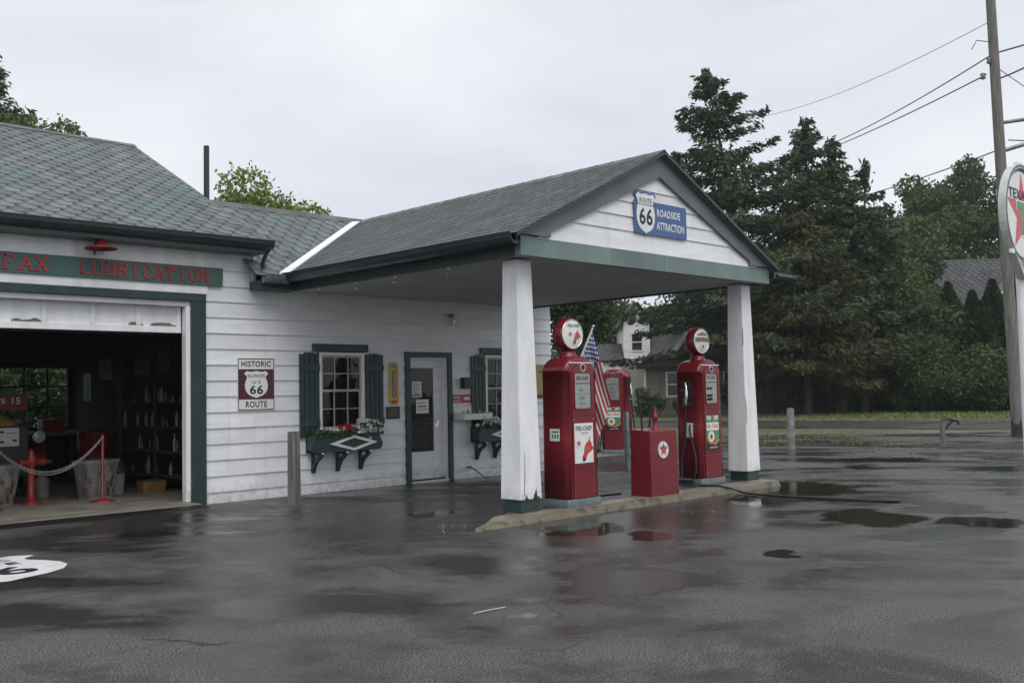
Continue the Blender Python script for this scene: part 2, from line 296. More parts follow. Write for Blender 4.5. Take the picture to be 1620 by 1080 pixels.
    def loft(s, secs, m=0, n=5, M=None):
        rings = []
        for z, wd, dp, r in secs:
            for (sx, sy, a0) in ((1, 1, 0), (-1, 1, 90), (-1, -1, 180), (1, -1, 270)):
                for k in range(n + 1):
                    an = math.radians(a0 + 90 * k / n); rings.append((sx * (wd / 2 - r) + r * math.cos(an), sy * (dp / 2 - r) + r * math.sin(an), z))
        q = 4 * (n + 1)
        fs = [(i * q + k, i * q + (k + 1) % q, (i + 1) * q + (k + 1) % q, (i + 1) * q + k) for i in range(len(secs) - 1) for k in range(q)]
        s.add(rings, fs, m, .5, True, M); s.add(rings[-q:], [tuple(range(q))], m, sm=True, M=M); s.add(rings[:q], [tuple(range(q))[::-1]], m, M=M)
        return s
    def text(s, t, M, wd, ht, off=.003, m=0, bold=True, x=0, y=0):
        vs, fs = textmesh(t, bold)
        return s.add([(x + a * wd, y + b * ht, off) for a, b in vs], fs, m, M=M)
    def build(s, name, mats, parent=None, world=True, bevel=0):
        me = bpy.data.meshes.new(name)
        o = wpos(parent) if (parent is not None and world) else Vector((0, 0, 0))
        me.from_pydata([(x - o.x, y - o.y, z - o.z) for x, y, z in s.v], [], s.f)
        for mm in (mats if isinstance(mats, (list, tuple)) else [mats]): me.materials.append(mm)
        me.polygons.foreach_set('material_index', s.m); me.polygons.foreach_set('use_smooth', s.s)
        at = me.attributes.new('v', 'FLOAT', 'FACE'); at.data.foreach_set('value', [float(x) for x in s.a])
        me.update(); ob = bpy.data.objects.new(name, me); col.objects.link(ob)
        if parent is not None: ob.parent = parent
        if bevel:
            b = ob.modifiers.new('bevel', 'BEVEL'); b.width = bevel; b.segments = 2; b.limit_method = 'ANGLE'; b.angle_limit = math.radians(50); b.harden_normals = False
        return ob
def tag(o, label, cat, group=None):
    o['label'] = label; o['category'] = cat
    if group: o['group'] = group
    return o
def struct(o, kind='structure'): o['kind'] = kind; return o
def empty(name, loc, label, cat, group=None, rz=0):
    o = bpy.data.objects.new(name, None); col.objects.link(o); o.location = loc; o.rotation_euler = (0, 0, rz); o.empty_display_size = .2
    return tag(o, label, cat, group)
def copy_tree(o, parent=None):
    c = o.copy(); col.objects.link(c); c.parent = parent
    for ch in list(o.children): copy_tree(ch, c)
    return c
def vn(x, y, z=0, s=1.0): return mnoise.noise(Vector((x * s, y * s, z * s)))

# ------------------------------------------------------------------ ground
def sheet(name, pts, z, m):
    b = MB(); b.poly([(x, y, z) for x, y in pts], 0); return struct(b.build(name, m))
sheet('ground', [(-600, -600), (900, -600), (900, 900), (-600, 900)], -.05, FIELD)
RX = lambda y: 34.2 + (y - 9.6) * -.125
sheet('parking_lot', [(-60, -80), (RX(-80) - 8.4, -80), (RX(70) - 8.4, 70), (-60, 70)], 0, ASPH)
sheet('road', [(RX(-80) - 8.5, -80), (RX(-80) - .5, -80), (RX(120) - .5, 120), (RX(120) - 8.5, 120)], .008, ROADM)
sheet('lawn', [(RX(-80) - .5, -80), (RX(-80) + 60, -80), (RX(200) + 60, 200), (RX(200) - .5, 200)], .05, LAWN)
b = MB(); b.box(-.09, .09, -90, 110, 0, .1, M=Matrix.Translation((RX(0) - .6, 0, 0)) @ Matrix.Rotation(math.atan(.125), 4, 'Z')); struct(b.build('kerb', CONC))
# muddy verge between lot and road, ragged edge
pts = []
for i in range(60):
    y = -3.5 + i * .6; pts.append((RX(y) - 8.7 - .3 * random.random(), y))
for i in range(59, -1, -1):
    y = -3.5 + i * .6; t = min(1, i / 16); pts.append((RX(y) - 9.2 - 6.5 * t * (1 + .3 * vn(y, 3, 0, .5)) - .5 * vn(y, 0, 0, 1.7), y))
sheet('verge', pts, .004, VERGE)
def island(name, x0, x1, y0, y1, h, ms, lab, slant=0):
    b = MB(); n = 40; top = []; 
    ring = []
    for i in range(n + 1): ring.append((x0 + (x1 - x0) * i / n, y0))
    for i in range(1, 7): ring.append((x1 + .0, y0 + (y1 - y0) * i / 7))
    for i in range(n + 1): ring.append((x1 - (x1 - x0) * i / n, y1))
    for i in range(1, 7): ring.append((x0, y1 - (y1 - y0) * i / 7))
    if slant: ring = [(x + slant * max(0, (y - y0)) / (y1 - y0) * max(0, 1 - (x - x0) / 3.0), y) for x, y in ring]
    q = len(ring); hk = lambda x: (min(1, .30 + .7 * (x - x0) / 1.3) if slant else 1)
    low = [(x + .02 * vn(x, y, 1, 3), y + .03 * vn(x, y, 2, 3), 0) for x, y in ring]
    cx, cy = (x0 + x1) / 2, (y0 + y1) / 2
    up = [(lx + (.02 if lx < cx else -.02), ly + (.025 if ly < cy else -.025), h * .82 * hk(lx) + .012 * vn(lx, ly, 3, 4)) for lx, ly, _ in low]
    up2 = [(lx + (.05 if lx < cx else -.05), ly + (.06 if ly < cy else -.06), h * hk(lx) + .004 * vn(lx, ly, 3, 4)) for lx, ly, _ in low]
    fs = [(i, (i + 1) % q, q + (i + 1) % q, q + i) for i in range(q)] + [(q + i, q + (i + 1) % q, 2 * q + (i + 1) % q, 2 * q + i) for i in range(q)]
    b.add(low + up + up2, fs, 0); b.add(up2, [range(q)], 1)
    return b.build(name, ms)
isl = tag(island('pump_island', 1.55, 7.62, -5.02, -4.10, .085, [KERBY, CONC], '', 1.5), 'low concrete pump island with a worn yellow edge, carrying both white columns', 'kerb island')
b = MB(); b.box(2.9, 7.50, -4.66, -4.12, .07, .089); b.build('infill', mat('dark_infill', (.055, .055, .055), (.03, .03, .03), .35, 5), isl)
isl2 = tag(island('pump_island', 9.6, 12.2, .2, 1.15, .13, [mat('black_kerb', (.04, .04, .042), (.02, .02, .02), .4, 6), CONC], ''), 'dark low island carrying the pump that has no globe', 'kerb island')

# ------------------------------------------------------------------ the station building
st = empty('service_station', (4, 0, 0), 'white clapboard roadside service station with green shingled roof, open garage bay and pump canopy', 'building')
def siding(M, x0, x1, z0, z1, ops=(), e=.22, first=.15, thick=.020, seed=0):
    b = MB(); rnd = random.Random(seed); z = z0; zs = []
    nxt = z0 + first
    while z < z1 - 1e-6: zs.append((z, min(nxt, z1))); z = min(nxt, z1); nxt = z + e
    for (a, c) in zs:
        cuts = sorted({a, c} | {q for o in ops for q in (o[2], o[3]) if a < q < c})
        av = rnd.random(); jt = [rnd.uniform(x0, x1)]
        for s0, s1 in zip(cuts, cuts[1:]):
            zm = (s0 + s1) / 2; iv = [(x0, x1)]
            for (oa, ob, oc, od) in ops:
                if oc < zm < od: iv = [p for (p, q) in iv for p in ((p, min(q, oa)), (max(p, ob), q)) if p[1] - p[0] > 1e-4]
            f = lambda zz: .003 + thick * (c - zz) / e
            for (p, q) in iv:
                segs = [p] + [j for j in jt if p < j < q] + [q]
                for k, (g, h) in enumerate(zip(segs, segs[1:])):
                    b.add([(g, s0, f(s0)), (h - .001, s0, f(s0)), (h - .001, s1, f(s1)), (g, s1, f(s1))], [(0, 1, 2, 3)], 0, (av + k * .3) % 1, M=M)
                if s0 == a: b.add([(p, s0, 0), (q, s0, 0), (q, s0, f(s0)), (p, s0, f(s0))], [(0, 1, 2, 3)], 0, av, M=M)
    return b
WY = front(0, 0, 0)
ops = [(-2.6, 1.0, -1, 2.8), (2.93, 3.80, .95, 2.12), (4.68, 5.53, -1, 2.05), (6.35, 7.25, .95, 2.12)]
g_wall = siding(WY, -3.4, 1.88, 0, 3.60, ops[:1], seed=1).build('garage_wall', WHITE, st)
o_wall = siding(WY, 1.88, 8.08, 0, 3.10, ops[1:], seed=2).build('office_wall', WHITE, st)
MR = frame((8.08, 0, 0), (0, 1, 0), (0, 0, 1))
siding(MR, 0, 3.6, 0, 3.2, seed=3).build('side_wall', WHITE, st)
b = MB(); b.poly([(8.079, 0, 3.2), (8.079, 3.6, 3.2), (8.079, 1.6, 4.5)]); b.build('side_gable', WHITE, st)
# inner shell: rooms
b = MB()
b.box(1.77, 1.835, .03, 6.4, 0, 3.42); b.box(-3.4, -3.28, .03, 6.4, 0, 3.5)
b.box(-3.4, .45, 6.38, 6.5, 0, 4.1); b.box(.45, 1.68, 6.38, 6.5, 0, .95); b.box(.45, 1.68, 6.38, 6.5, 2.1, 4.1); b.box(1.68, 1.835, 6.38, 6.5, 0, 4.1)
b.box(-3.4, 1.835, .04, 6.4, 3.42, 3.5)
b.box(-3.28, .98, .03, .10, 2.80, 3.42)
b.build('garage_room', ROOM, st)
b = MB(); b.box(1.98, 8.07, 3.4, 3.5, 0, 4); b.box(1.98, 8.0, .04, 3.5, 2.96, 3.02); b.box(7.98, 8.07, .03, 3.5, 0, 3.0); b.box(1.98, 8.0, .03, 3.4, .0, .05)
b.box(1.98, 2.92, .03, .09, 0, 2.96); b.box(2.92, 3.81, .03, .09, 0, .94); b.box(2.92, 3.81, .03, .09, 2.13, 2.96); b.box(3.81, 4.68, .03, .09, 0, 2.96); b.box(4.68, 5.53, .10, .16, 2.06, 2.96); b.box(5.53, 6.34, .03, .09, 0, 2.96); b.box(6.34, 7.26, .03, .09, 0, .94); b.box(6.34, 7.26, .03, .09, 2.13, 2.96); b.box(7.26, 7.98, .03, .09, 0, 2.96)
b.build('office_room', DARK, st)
b = MB(); b.box(-3.4, 1.82, .03, 6.5, -.02, .055); b.box(-2.5, .90, -.34, .03, -.02, .052, 0); b.build('garage_floor', CONCF, st, bevel=.01)
b = MB(); b.hexa([(-2.7, -.50, 0.001), (.92, -.50, 0.001), (.92, -.345, 0.001), (-2.7, -.345, 0.001), (-2.7, -.46, .02), (.92, -.46, .02), (.92, -.345, .042), (-2.7, -.345, .042)]); b.build('threshold_ramp', BLACK, st)
# garage back window
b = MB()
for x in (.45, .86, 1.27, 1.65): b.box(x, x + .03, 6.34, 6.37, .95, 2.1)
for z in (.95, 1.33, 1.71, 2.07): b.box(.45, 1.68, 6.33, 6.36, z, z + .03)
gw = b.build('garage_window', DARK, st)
b = MB(); b.poly([(.45, 6.39, .95), (1.68, 6.39, .95), (1.68, 6.39, 2.1), (.45, 6.39, 2.1)]); b.build('pane', GLASS, gw)
# garage bay trim
b = MB(); b.box(.90, 1.12, -.045, .02, .0, 2.774); b.build('bay_trim', GREEN, st, bevel=.005); b = MB(); b.box(-3.0, 1.12, -.048, .02, 2.775, 2.88); b.build('bay_header', GREEN, st, bevel=.005)
b = MB(); b.box(.835, .90, -.02, .10, .055, 2.70); b.build('bay_jamb', WHITEP, st, bevel=.004); b = MB(); b.box(-2.5, .90, -.015, .10, 2.70, 2.774); b.build('head_jamb', CEIL, st, bevel=.004)
b = MB(); b.box(-3.2, 1.15, -.032, -.002, 2.885, 3.01); b.box(-3.35, 1.18, -.034, -.002, 3.02, 3.5); b.build('fascia_board', WHITEP, st)
# raised overhead door: its lowest panel shows
gd = MB(); gd.box(-2.5, .83, .13, .17, 2.345, 2.80)
for i in range(5): pass
gd = gd.build('overhead_door', WHITEP, st)
b = MB()
b.box(-2.5, .828, .105, .129, 2.345, 2.43); b.box(-2.5, .828, .105, .129, 2.72, 2.79)
for x in (-2.5, -1.6, -1.0, -.40, .20, .765): b.box(x, x + .06, .105, .129, 2.43, 2.72)
b.build('door_rails', WHITEP, gd, bevel=.004)
b = MB(); rr = random.Random(5)
for (x, l) in ((.40, .36), (.10, .2), (-1.35, .35)):
    b = MB(); p = [(x + l * i / 8, 2.445 + (.006 if i in (0, 8) else rr.uniform(.005, .04))) for i in range(9)]
    b.flat([(x + l, 2.432), (x, 2.432)][::-1] + p[::-1], front(0, .1285, 0), .002)
    b.build('peeling_paint', WOODG, gd)
b = MB(); b.tube([(-2.5, .2, 2.33), (.83, .2, 2.33)], .012, 6); b.build('door_seal', BLACK, gd)

# roofs
def clip(poly, reg):
    out_ = poly
    n = len(reg)
    for i in range(n):
        a, c = reg[i], reg[(i + 1) % n]; inp = out_; out_ = []
        side = lambda p: (c[0] - a[0]) * (p[1] - a[1]) - (c[1] - a[1]) * (p[0] - a[0])
        for j in range(len(inp)):
            p, q = inp[j], inp[(j + 1) % len(inp)]; sp, sq = side(p), side(q)
            if sp >= 0: out_.append(p)
            if (sp >= 0) != (sq >= 0):
                t = sp / (sp - sq); out_.append((p[0] + (q[0] - p[0]) * t, p[1] + (q[1] - p[1]) * t))
        if not out_: return []
    return out_
def shingles(b, M, reg, wd, ex, hexy=True, seed=0, lift=.010):
    """reg: convex polygon (ccw) in roof-plane coordinates; M maps (s,t,n)"""
    rnd = random.Random(seed); xs = [p[0] for p in reg]; ys = [p[1] for p in reg]
    b.flat(reg, M, -.004, a=.2)
    k = 0; t = min(ys) - ex
    while t < max(ys) + ex:
        s_ = min(xs) - wd * (1.5 if k % 2 else 1.0) - rnd.uniform(0, .01)
        while s_ < max(xs) + wd:
            g = .004
            if hexy: P = [(s_ + wd * .24, t), (s_ + wd * .76, t), (s_ + wd - g, t + ex * .9), (s_ + wd - g, t + ex * 1.5), (s_ + g, t + ex * 1.5), (s_ + g, t + ex * .9)]
            else: P = [(s_ + g, t), (s_ + wd - g, t), (s_ + wd - g, t + ex * 1.4), (s_ + g, t + ex * 1.4)]
            j = rnd.uniform(-.004, .004); P = [(x, y + j) for x, y in P]
            Q = clip(P, reg)
            if len(Q) > 2:
                hh = lambda y: .002 + lift * max(0, (t + ex * 1.5 - y) / (ex * 1.5))
                av = rnd.random()
                b.add([(x, y, hh(y)) for x, y in Q], [range(len(Q))], 0, av, M=M)
                Lw = [(x, y) for x, y in Q if y < t + ex * .95]
                if len(Lw) >= 2:
                    Lw.sort(key=lambda p: p[0])
                    for p, q in zip(Lw, Lw[1:]): b.add([(p[0], p[1], -.003), (q[0], q[1], -.003), (q[0], q[1], hh(q[1])), (p[0], p[1], hh(p[1]))], [(0, 1, 2, 3)], 0, 0, M=M)
            s_ += wd
        t += ex; k += 1
def plane(o, r, upv): return frame(o, r, upv)
# garage: front slope, eave y=-.32 z=3.66, ridge y=4.09 z=5.88, right verge x=1.87
gu = Vector((0, 4.39, 2.23)); gl = gu.length
b = MB(); shingles(b, plane((0, -.30, 3.66), (1, 0, 0), gu), [(-5.5, -.04), (1.90, -.04), (1.90, gl), (-5.5, gl)], .27, .17, seed=1)
b.poly([(1.90, 4.09, 5.88), (-5.5, 4.09, 5.88), (-5.5, 6.75, 4.0), (1.90, 6.75, 4.0)])
groof = b.build('garage_roof', SHING, st)
b = MB(); b.poly([(1.84, -.28, 3.60), (1.84, 6.6, 4.0), (1.84, 4.09, 5.82)]); b.poly([(1.84, 0, 0), (1.84, 6.5, 0), (1.84, 6.5, 4), (1.84, 0, 3.7)]); b.build('garage_gable', WHITE, st)
b = MB()
for i in range(26):
    x0 = -5.5 + i * .285; b.add([(x0, 3.93, 5.815 + .012), (x0 + .30, 3.93, 5.815 + .012), (x0 + .30, 4.09, 5.91), (x0, 4.09, 5.905), (x0 + .30, 4.26, 5.80), (x0, 4.26, 5.80)], [(0, 1, 2, 3), (3, 2, 4, 5)], 0, random.random())
b.build('ridge_cap', SHING2, groof)
b = MB(); gv = gu.normalized(); P0 = Vector((1.90, -.33, 3.65)); P1 = Vector((1.90, 4.09, 5.88))
b.hexa([P0 + Vector((-.03, 0, -.12)), P0 + Vector((.012, 0, -.12)), P1 + Vector((.012, 0, -.12)), P1 + Vector((-.03, 0, -.12)), P0 + Vector((-.03, 0, .005)), P0 + Vector((.012, 0, .012)), P1 + Vector((.012, 0, .012)), P1 + Vector((-.03, 0, .005))])
b.build('verge_board', GUTTER, groof)
# office front slope: eave y=-.37 z=3.17 -> ridge y=1.58 z=4.53 ; clipped by valley (2.2,-.3)->(4.92,1.58)
ou = Vector((0, 1.95, 1.36)); ol = ou.length
OM = plane((0, -.37, 3.17), (1, 0, 0), ou)
b = MB(); shingles(b, OM, [(1.70, -.03), (2.16, -.03), (4.92, ol), (1.70, ol)], .27, .17, seed=2)
b.poly([(1.70, 1.58, 4.52), (8.2, 1.58, 4.52), (8.2, 3.9, 2.95), (1.70, 3.9, 2.95)][::-1])
shingles(b, OM, [(7.64, -.03), (8.2, -.03), (8.2, ol), (4.92, ol)], .27, .17, seed=4)
oroof = b.build('office_roof', SHING, st)
b = MB()
for i in range(10):
    x0 = 1.95 + i * .30; b.add([(x0, 1.45, 4.445 + .012), (x0 + .31, 1.45, 4.445 + .012), (x0 + .31, 1.58, 4.565), (x0, 1.58, 4.56), (x0 + .31, 1.72, 4.46), (x0, 1.72, 4.46)], [(0, 1, 2, 3), (3, 2, 4, 5)], 0, random.random())
b.build('ridge_cap', SHING2, oroof)
# canopy slopes: ridge x=4.92 z=4.52; left eave x=2.2 z=3.2; right eave x=7.64
cuL = Vector((2.72, 0, 1.32)); cl = cuL.length
CL = plane((2.2, 0, 3.2), (0, -1, 0), cuL)      # s runs toward the camera
b = MB(); shingles(b, CL, [(.30, -.02), (5.07, -.02), (5.07, cl), (-1.56, cl)], .20, .125, False, seed=3, lift=.011)
CRm = plane((7.64, 0, 3.2), (0, 1, 0), Vector((-2.72, 0, 1.32)))
shingles(b, CRm, [(-5.07, -.02), (-.30, -.02), (1.56, cl), (-5.07, cl)], .20, .125, False, seed=6, lift=.011)
croof = b.build('canopy_roof', SHING2, st)
b = MB()
for i in range(23):
    y0 = -5.08 + i * .285; b.add([(4.76, y0, 4.452), (4.76, y0 + .30, 4.452), (4.92, y0 + .30, 4.545), (4.92, y0, 4.55), (5.08, y0 + .30, 4.452), (5.08, y0, 4.452)], [(0, 1, 2, 3), (3, 2, 4, 5)], 0, random.random())
b.build('ridge_cap', SHING2, croof)
b = MB(); a0 = Vector((2.14, -.40, 3.20)); a1 = Vector((4.72, 1.44, 4.465)); sidev = Vector((.045, -.055, .0))
b.hexa([a0 - sidev, a0 + sidev, a1 + sidev, a1 - sidev] + [p + Vector((0, 0, .022)) for p in (a0 - sidev, a0 + sidev, a1 + sidev, a1 - sidev)]); b.build('valley_flashing', WHITEP, croof)
# roof deck underside slab edges at the gable
b = MB()
for sx in (-1, 1):
    E0 = Vector((4.92 + sx * 2.74, 0, 3.185)); A0 = Vector((4.92, 0, 4.515))
    b.hexa([(E0.x, -5.085, E0.z - .03), (A0.x, -5.085, A0.z - .03), (A0.x, -5.06, A0.z - .03), (E0.x, -5.06, E0.z - .03), (E0.x, -5.085, E0.z + .012), (A0.x, -5.085, A0.z + .012), (A0.x, -5.06, A0.z + .012), (E0.x, -5.06, E0.z + .012)])
    b.add([(E0.x, -5.06, E0.z - .02), (A0.x, -5.06, A0.z - .02), (A0.x, .0, A0.z - .02), (E0.x, .0, E0.z - .02)], [(0, 1, 2, 3)])
b.build('roof_edge', GUTTER, st)
b = MB()   # rake boards
for sx in (-1, 1):
    P = [(sx * 2.70, 3.19), (0, 4.49), (0, 4.20), (sx * 2.10, 3.27), (sx * 2.10, 3.21), (sx * 2.62, 3.21)]
    if sx > 0: P = P[::-1]
    b.ext(P, front(4.92, -4.955, 0), .035, a=.5)
    b.add([(4.92 + sx * 2.72, -5.06, 3.165), (4.92, -5.06, 4.485), (4.92, -4.93, 4.485), (4.92 + sx * 2.72, -4.93, 3.165)], [(0, 1, 2, 3)])
b.build('rake_board', GREYG, st)
# gable siding triangle
gm = front(4.95, -4.93, 0); b = MB(); tri = [(-2.33, 3.19), (2.33, 3.19), (0, 4.36)]
z = 3.19; k = 0
while z < 4.36:
    z2 = z + (.25 if k == 0 else .185); Q = clip([(-3, z), (3, z), (3, z2), (-3, z2)], tri)
    if len(Q) > 2:
        f = lambda zz: .002 + .02 * (z2 - zz) / .2
        b.add([(x, y, f(y)) for x, y in Q], [range(len(Q))], 0, random.random(), M=gm)
        lo_ = [p for p in Q if abs(p[1] - z) < 1e-5]
        if len(lo_) == 2: (p, q) = lo_; b.add([(p[0], z, 0), (q[0], z, 0), (q[0], z, f(z)), (p[0], z, f(z))], [(0, 1, 2, 3)], M=gm)
    z = z2; k += 1
b.build('gable_siding', WHITE, st)
# beam across the front, three weathered boards
b = MB(); b.box(2.355, 3.93, -4.955, -4.86, 2.975, 3.205, 0, .85); b.box(3.932, 5.02, -4.953, -4.86, 2.975, 3.205, 0, .25); b.box(5.022, 7.59, -4.955, -4.86, 2.975, 3.205, 0, .6); b.build('front_beam', GREENL, st, bevel=.004)
for q in ((2.355, 2.41), (7.535, 7.59)): b = MB(); b.box(q[0], q[1], -4.858, -.03, 2.975, 3.165); b.build('side_fascia', GREEN, st, bevel=.004)
for q in ((2.20, 2.355, -4.95, -.05, 3.10, 3.13), (7.59, 7.66, -4.95, -.05, 3.10, 3.13), (1.80, 2.354, -.34, -.02, 2.98, 3.099)): b = MB(); b.box(*q); b.build('soffit', GREEN, st)
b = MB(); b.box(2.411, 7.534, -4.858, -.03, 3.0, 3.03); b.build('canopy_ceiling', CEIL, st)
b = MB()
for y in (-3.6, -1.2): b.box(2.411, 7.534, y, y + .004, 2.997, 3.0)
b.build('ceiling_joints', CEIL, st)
# gutters
def gutter(p0, p1, out_, r=.062):
    b = MB(); p0 = Vector(p0); p1 = Vector(p1); o_ = Vector(out_)
    prof = [(0, .055), (0, -.045), (.02, -.068), (.05, -.072), (.085, -.045), (.105, .0), (.11, .05), (.118, .058), (.118, .045), (.10, .04), (.085, -.02), (.05, -.05), (.015, -.04), (.012, .05)]
    V = [p0 + o_ * a + Vector((0, 0, c)) for a, c in prof] + [p1 + o_ * a + Vector((0, 0, c)) for a, c in prof]; n = len(prof)
    b.add(V, [(i, (i + 1) % n, n + (i + 1) % n, n + i) for i in range(n)]); b.add(V[:n], [range(n)]); b.add(V[n:], [range(n)]); return b
gutter((-5.4, -.33, 3.60), (1.97, -.33, 3.60), (0, -1, 0)).build('gutter', GUTTER, st)
b = MB(); b.box(-5.4, 1.88, -.335, -.28, 3.47, 3.60); b.box(-5.4, 1.88, -.30, -.003, 3.47, 3.49); b.build('garage_fascia', GUTTER, st)
gutter((2.22, -5.04, 3.15), (2.22, -.40, 3.15), (-1, 0, 0)).build('gutter', GUTTER, st)
gutter((1.80, -.36, 3.12), (2.20, -.36, 3.12), (0, -1, 0)).build('gutter', mat('bare_gutter', (.2, .21, .21), (.08, .09, .09), .4, 9), st)
b = MB(); b.tube([(1.93, -.38, 3.56), (1.91, -.30, 3.48), (1.90, -.22, 3.35), (1.90, -.22, 3.19)], .03, 8); b.build('downspout', GUTTER, st)
b = MB(); b.box(7.62, 7.74, -5.02, -.4, 3.06, 3.15); b.tube([(7.70, -5.0, 3.10), (8.12, -5.05, 3.08)], .045, 8); b.lathe([(.05, 0), (.055, .03), (.0, .035)], frame((8.11, -5.05, 3.08), (0, 1, 0), (0, 0, 1)), 12)
b.tube([(8.12, -5.05, 3.05), (8.13, -5.05, 2.9), (8.12, -5.05, 2.6)], .006, 5); b.build('gutter', GUTTER, st)
b = MB(); b.box(1.855, 1.90, -.030, .01, 3.10, 3.47); b.build('corner_board', WHITEP, st)

# columns
def column(cx, cy, tears, lab=None):
    b = MB(); zb, zt = .221, 2.972; B, T = .168, .118
    P = [(cx - B, cy - B, zb), (cx + B, cy - B, zb), (cx + B, cy + B, zb), (cx - B, cy + B, zb), (cx - T, cy - T, zt), (cx + T, cy - T, zt), (cx + T, cy + T, zt), (cx - T, cy + T, zt)]
    b.hexa(P); c = b.build('column', WHITEP, st, bevel=.006)
    c['label'] = lab
    b = MB(); B2 = .150; b.box(cx - B2, cx + B2, cy - B2, cy + B2, .050, .222); b.build('base_block', GREEN, c, bevel=.006)
    b = MB()
    for (u0, pts) in tears:
        b.flat(pts, frame((cx, cy - B - .0068, 0), (1, 0, .0), (0, .0185, 1)) , .0015 )
    if tears: b.build('rot_damage', mat('rotten_wood', (.03, .028, .025), None, .9, 20), c)
    return c
rd = random.Random(9)
def jag(x0, x1, h):
    n = 12; return [(x0, .224)] + [(x1, .224)] + [(x1 - (x1 - x0) * i / n, .228 + h * rd.random() * math.sin(PI * (i + .3) / (n + .6))) for i in range(n + 1)]
column(2.675, -4.565, [(0, jag(-.12, -.05, .07)), (0, jag(.02, .13, .13)), (0, jag(-.150, -.142, .22)), (0, [(-.118, .26), (-.108, .26), (-.112, .62)]), (0, [(-.10, .42), (-.096, .42), (-.094, .75), (-.099, .75)])], 'near white tapered canopy column rotted at its foot')
column(7.365, -4.565, [(0, [(-.150, .9), (-.138, .95), (-.135, 1.2), (-.143, 1.35), (-.150, 1.2)]), (0, [(-.145, 2.05), (-.130, 2.1), (-.128, 2.35), (-.14, 2.3)])], 'far white tapered canopy column')

SASH = mat('sash_paint', (.46, .47, .46), (.34, .35, .34), .5, 4)
# window builder
def window(x0, x1, z0, z1, ltop):
    b = MB(); fw_ = .045
    b.box(x0, x0 + fw_, -.035, .03, z0, z1); b.box(x1 - fw_, x1, -.035, .03, z0, z1); b.box(x0 + fw_, x1 - fw_, -.035, .03, z1 - fw_, z1); b.box(x0 - .01, x1 + .01, -.06, .03, z0 - .035, z0)
    wn = b.build('window', WHITEP, st, bevel=.003)
    mid = (z0 + z1) / 2; xi0, xi1 = x0 + fw_, x1 - fw_; nx = 3
    for (a, c, yy, nm) in ((mid - .02, z1 - fw_, -.012, 'upper_sash'), (z0, mid + .02, .006, 'lower_sash')):
        b = MB(); t = .032
        b.box(xi0, xi0 + t, yy, yy + .03, a, c); b.box(xi1 - t, xi1, yy, yy + .03, a, c); b.box(xi0 + t, xi1 - t, yy, yy + .03, a, a + t); b.box(xi0 + t, xi1 - t, yy, yy + .03, c - t, c)
        for i in range(1, nx): xx = xi0 + (xi1 - xi0) * i / nx; b.box(xx - .007, xx + .007, yy + .002, yy + .028, a + t, c - t)
        zz = (a + c) / 2; b.box(xi0 + t, xi1 - t, yy + .004, yy + .026, zz - .007, zz + .007)
        b.build(nm, SASH, wn)
        b = MB(); b.poly([(xi0, yy + .015, a), (xi1, yy + .015, a), (xi1, yy + .015, c), (xi0, yy + .015, c)]); b.build('pane', GLASS, wn)
    b = MB()
    n = 24; P = [(xi0 + (xi1 - xi0) * .62 * i / n, .14 + .02 * math.sin(i * 1.4)) for i in range(n + 1)]
    for i in range(n): b.add([(P[i][0] + (xi1 - xi0) * .4, P[i][1], z0), (P[i + 1][0] + (xi1 - xi0) * .4, P[i + 1][1], z0), (P[i + 1][0] + (xi1 - xi0) * .4, P[i + 1][1], z1), (P[i][0] + (xi1 - xi0) * .4, P[i][1], z1)], [(0, 1, 2, 3)], sm=True)
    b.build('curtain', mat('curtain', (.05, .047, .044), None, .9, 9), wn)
    b = MB(); b.box(x0 - .12, x1 + .06, -.062, -.002, ltop - .115, ltop); b.build('lintel', GREEN, wn, bevel=.004)
    return wn
window(2.96, 3.79, .95, 2.11, 2.235); window(6.38, 7.22, .95, 2.11, 2.235)
def shutter(x0, x1, z0, z1):
    b = MB(); n = 4; wd = (x1 - x0) / n; rr_ = random.Random(int(x0 * 100))
    for i in range(n): b.box(x0 + i * wd + .006, x0 + (i + 1) * wd - .006, -.048, -.026, z0 + rr_.uniform(0, .012), z1 - rr_.uniform(0, .012) - (.02 if i in (0, 3) else 0), a=rr_.random())
    s_ = b.build('shutter', GREEN, st, bevel=.003)
    for z in (z0 + .17, z1 - .28): b = MB(); b.box(x0, x1, -.066, -.0485, z, z + .09); b.build('batten', GREEN, s_, bevel=.003)
shutter(2.60, 2.95, .83, 2.11); shutter(3.80, 4.15, .83, 2.11); shutter(6.03, 6.37, .83, 2.11); shutter(7.23, 7.57, .83, 2.11)
# office door
b = MB(); b.box(4.60, 4.70, -.05, .02, .0, 2.052); b.box(5.51, 5.60, -.05, .02, .0, 2.052); b.box(4.60, 5.60, -.052, .02, 2.05, 2.14); b.build('door_trim', GREEN, st, bevel=.004)
b = MB(); b.box(5.475, 5.51, -.01, .12, .0, 2.05); b.box(4.70, 4.73, -.01, .12, 0, 2.05); b.box(4.73, 5.475, -.01, .12, 2.02, 2.05); b.box(4.70, 5.51, -.03, .12, 0, .03); b.build('door_jamb', WHITEP, st)
b = MB(); b.box(4.73, 4.765, .085, .125, .03, 2.02); b.box(5.29, 5.475, .085, .125, .03, 2.02); b.box(4.765, 5.29, .085, .125, .03, .50); b.box(4.765, 5.29, .085, .125, 1.88, 2.02)
dr = b.build('office_door', WHITE, st, bevel=.004)
b = MB(); b.poly([(4.765, .105, .5), (5.29, .105, .5), (5.29, .105, 1.88), (4.765, .105, 1.88)]); b.build('door_pane', GLASS, dr)
b = MB(); b.tube([(5.34, .085, .98), (5.34, .045, .98), (5.34, .03, .98)], [.012, .012, .026], 10); b.box(5.31, 5.37, .079, .0845, .90, 1.06); b.build('door_handle', CHROME, dr)
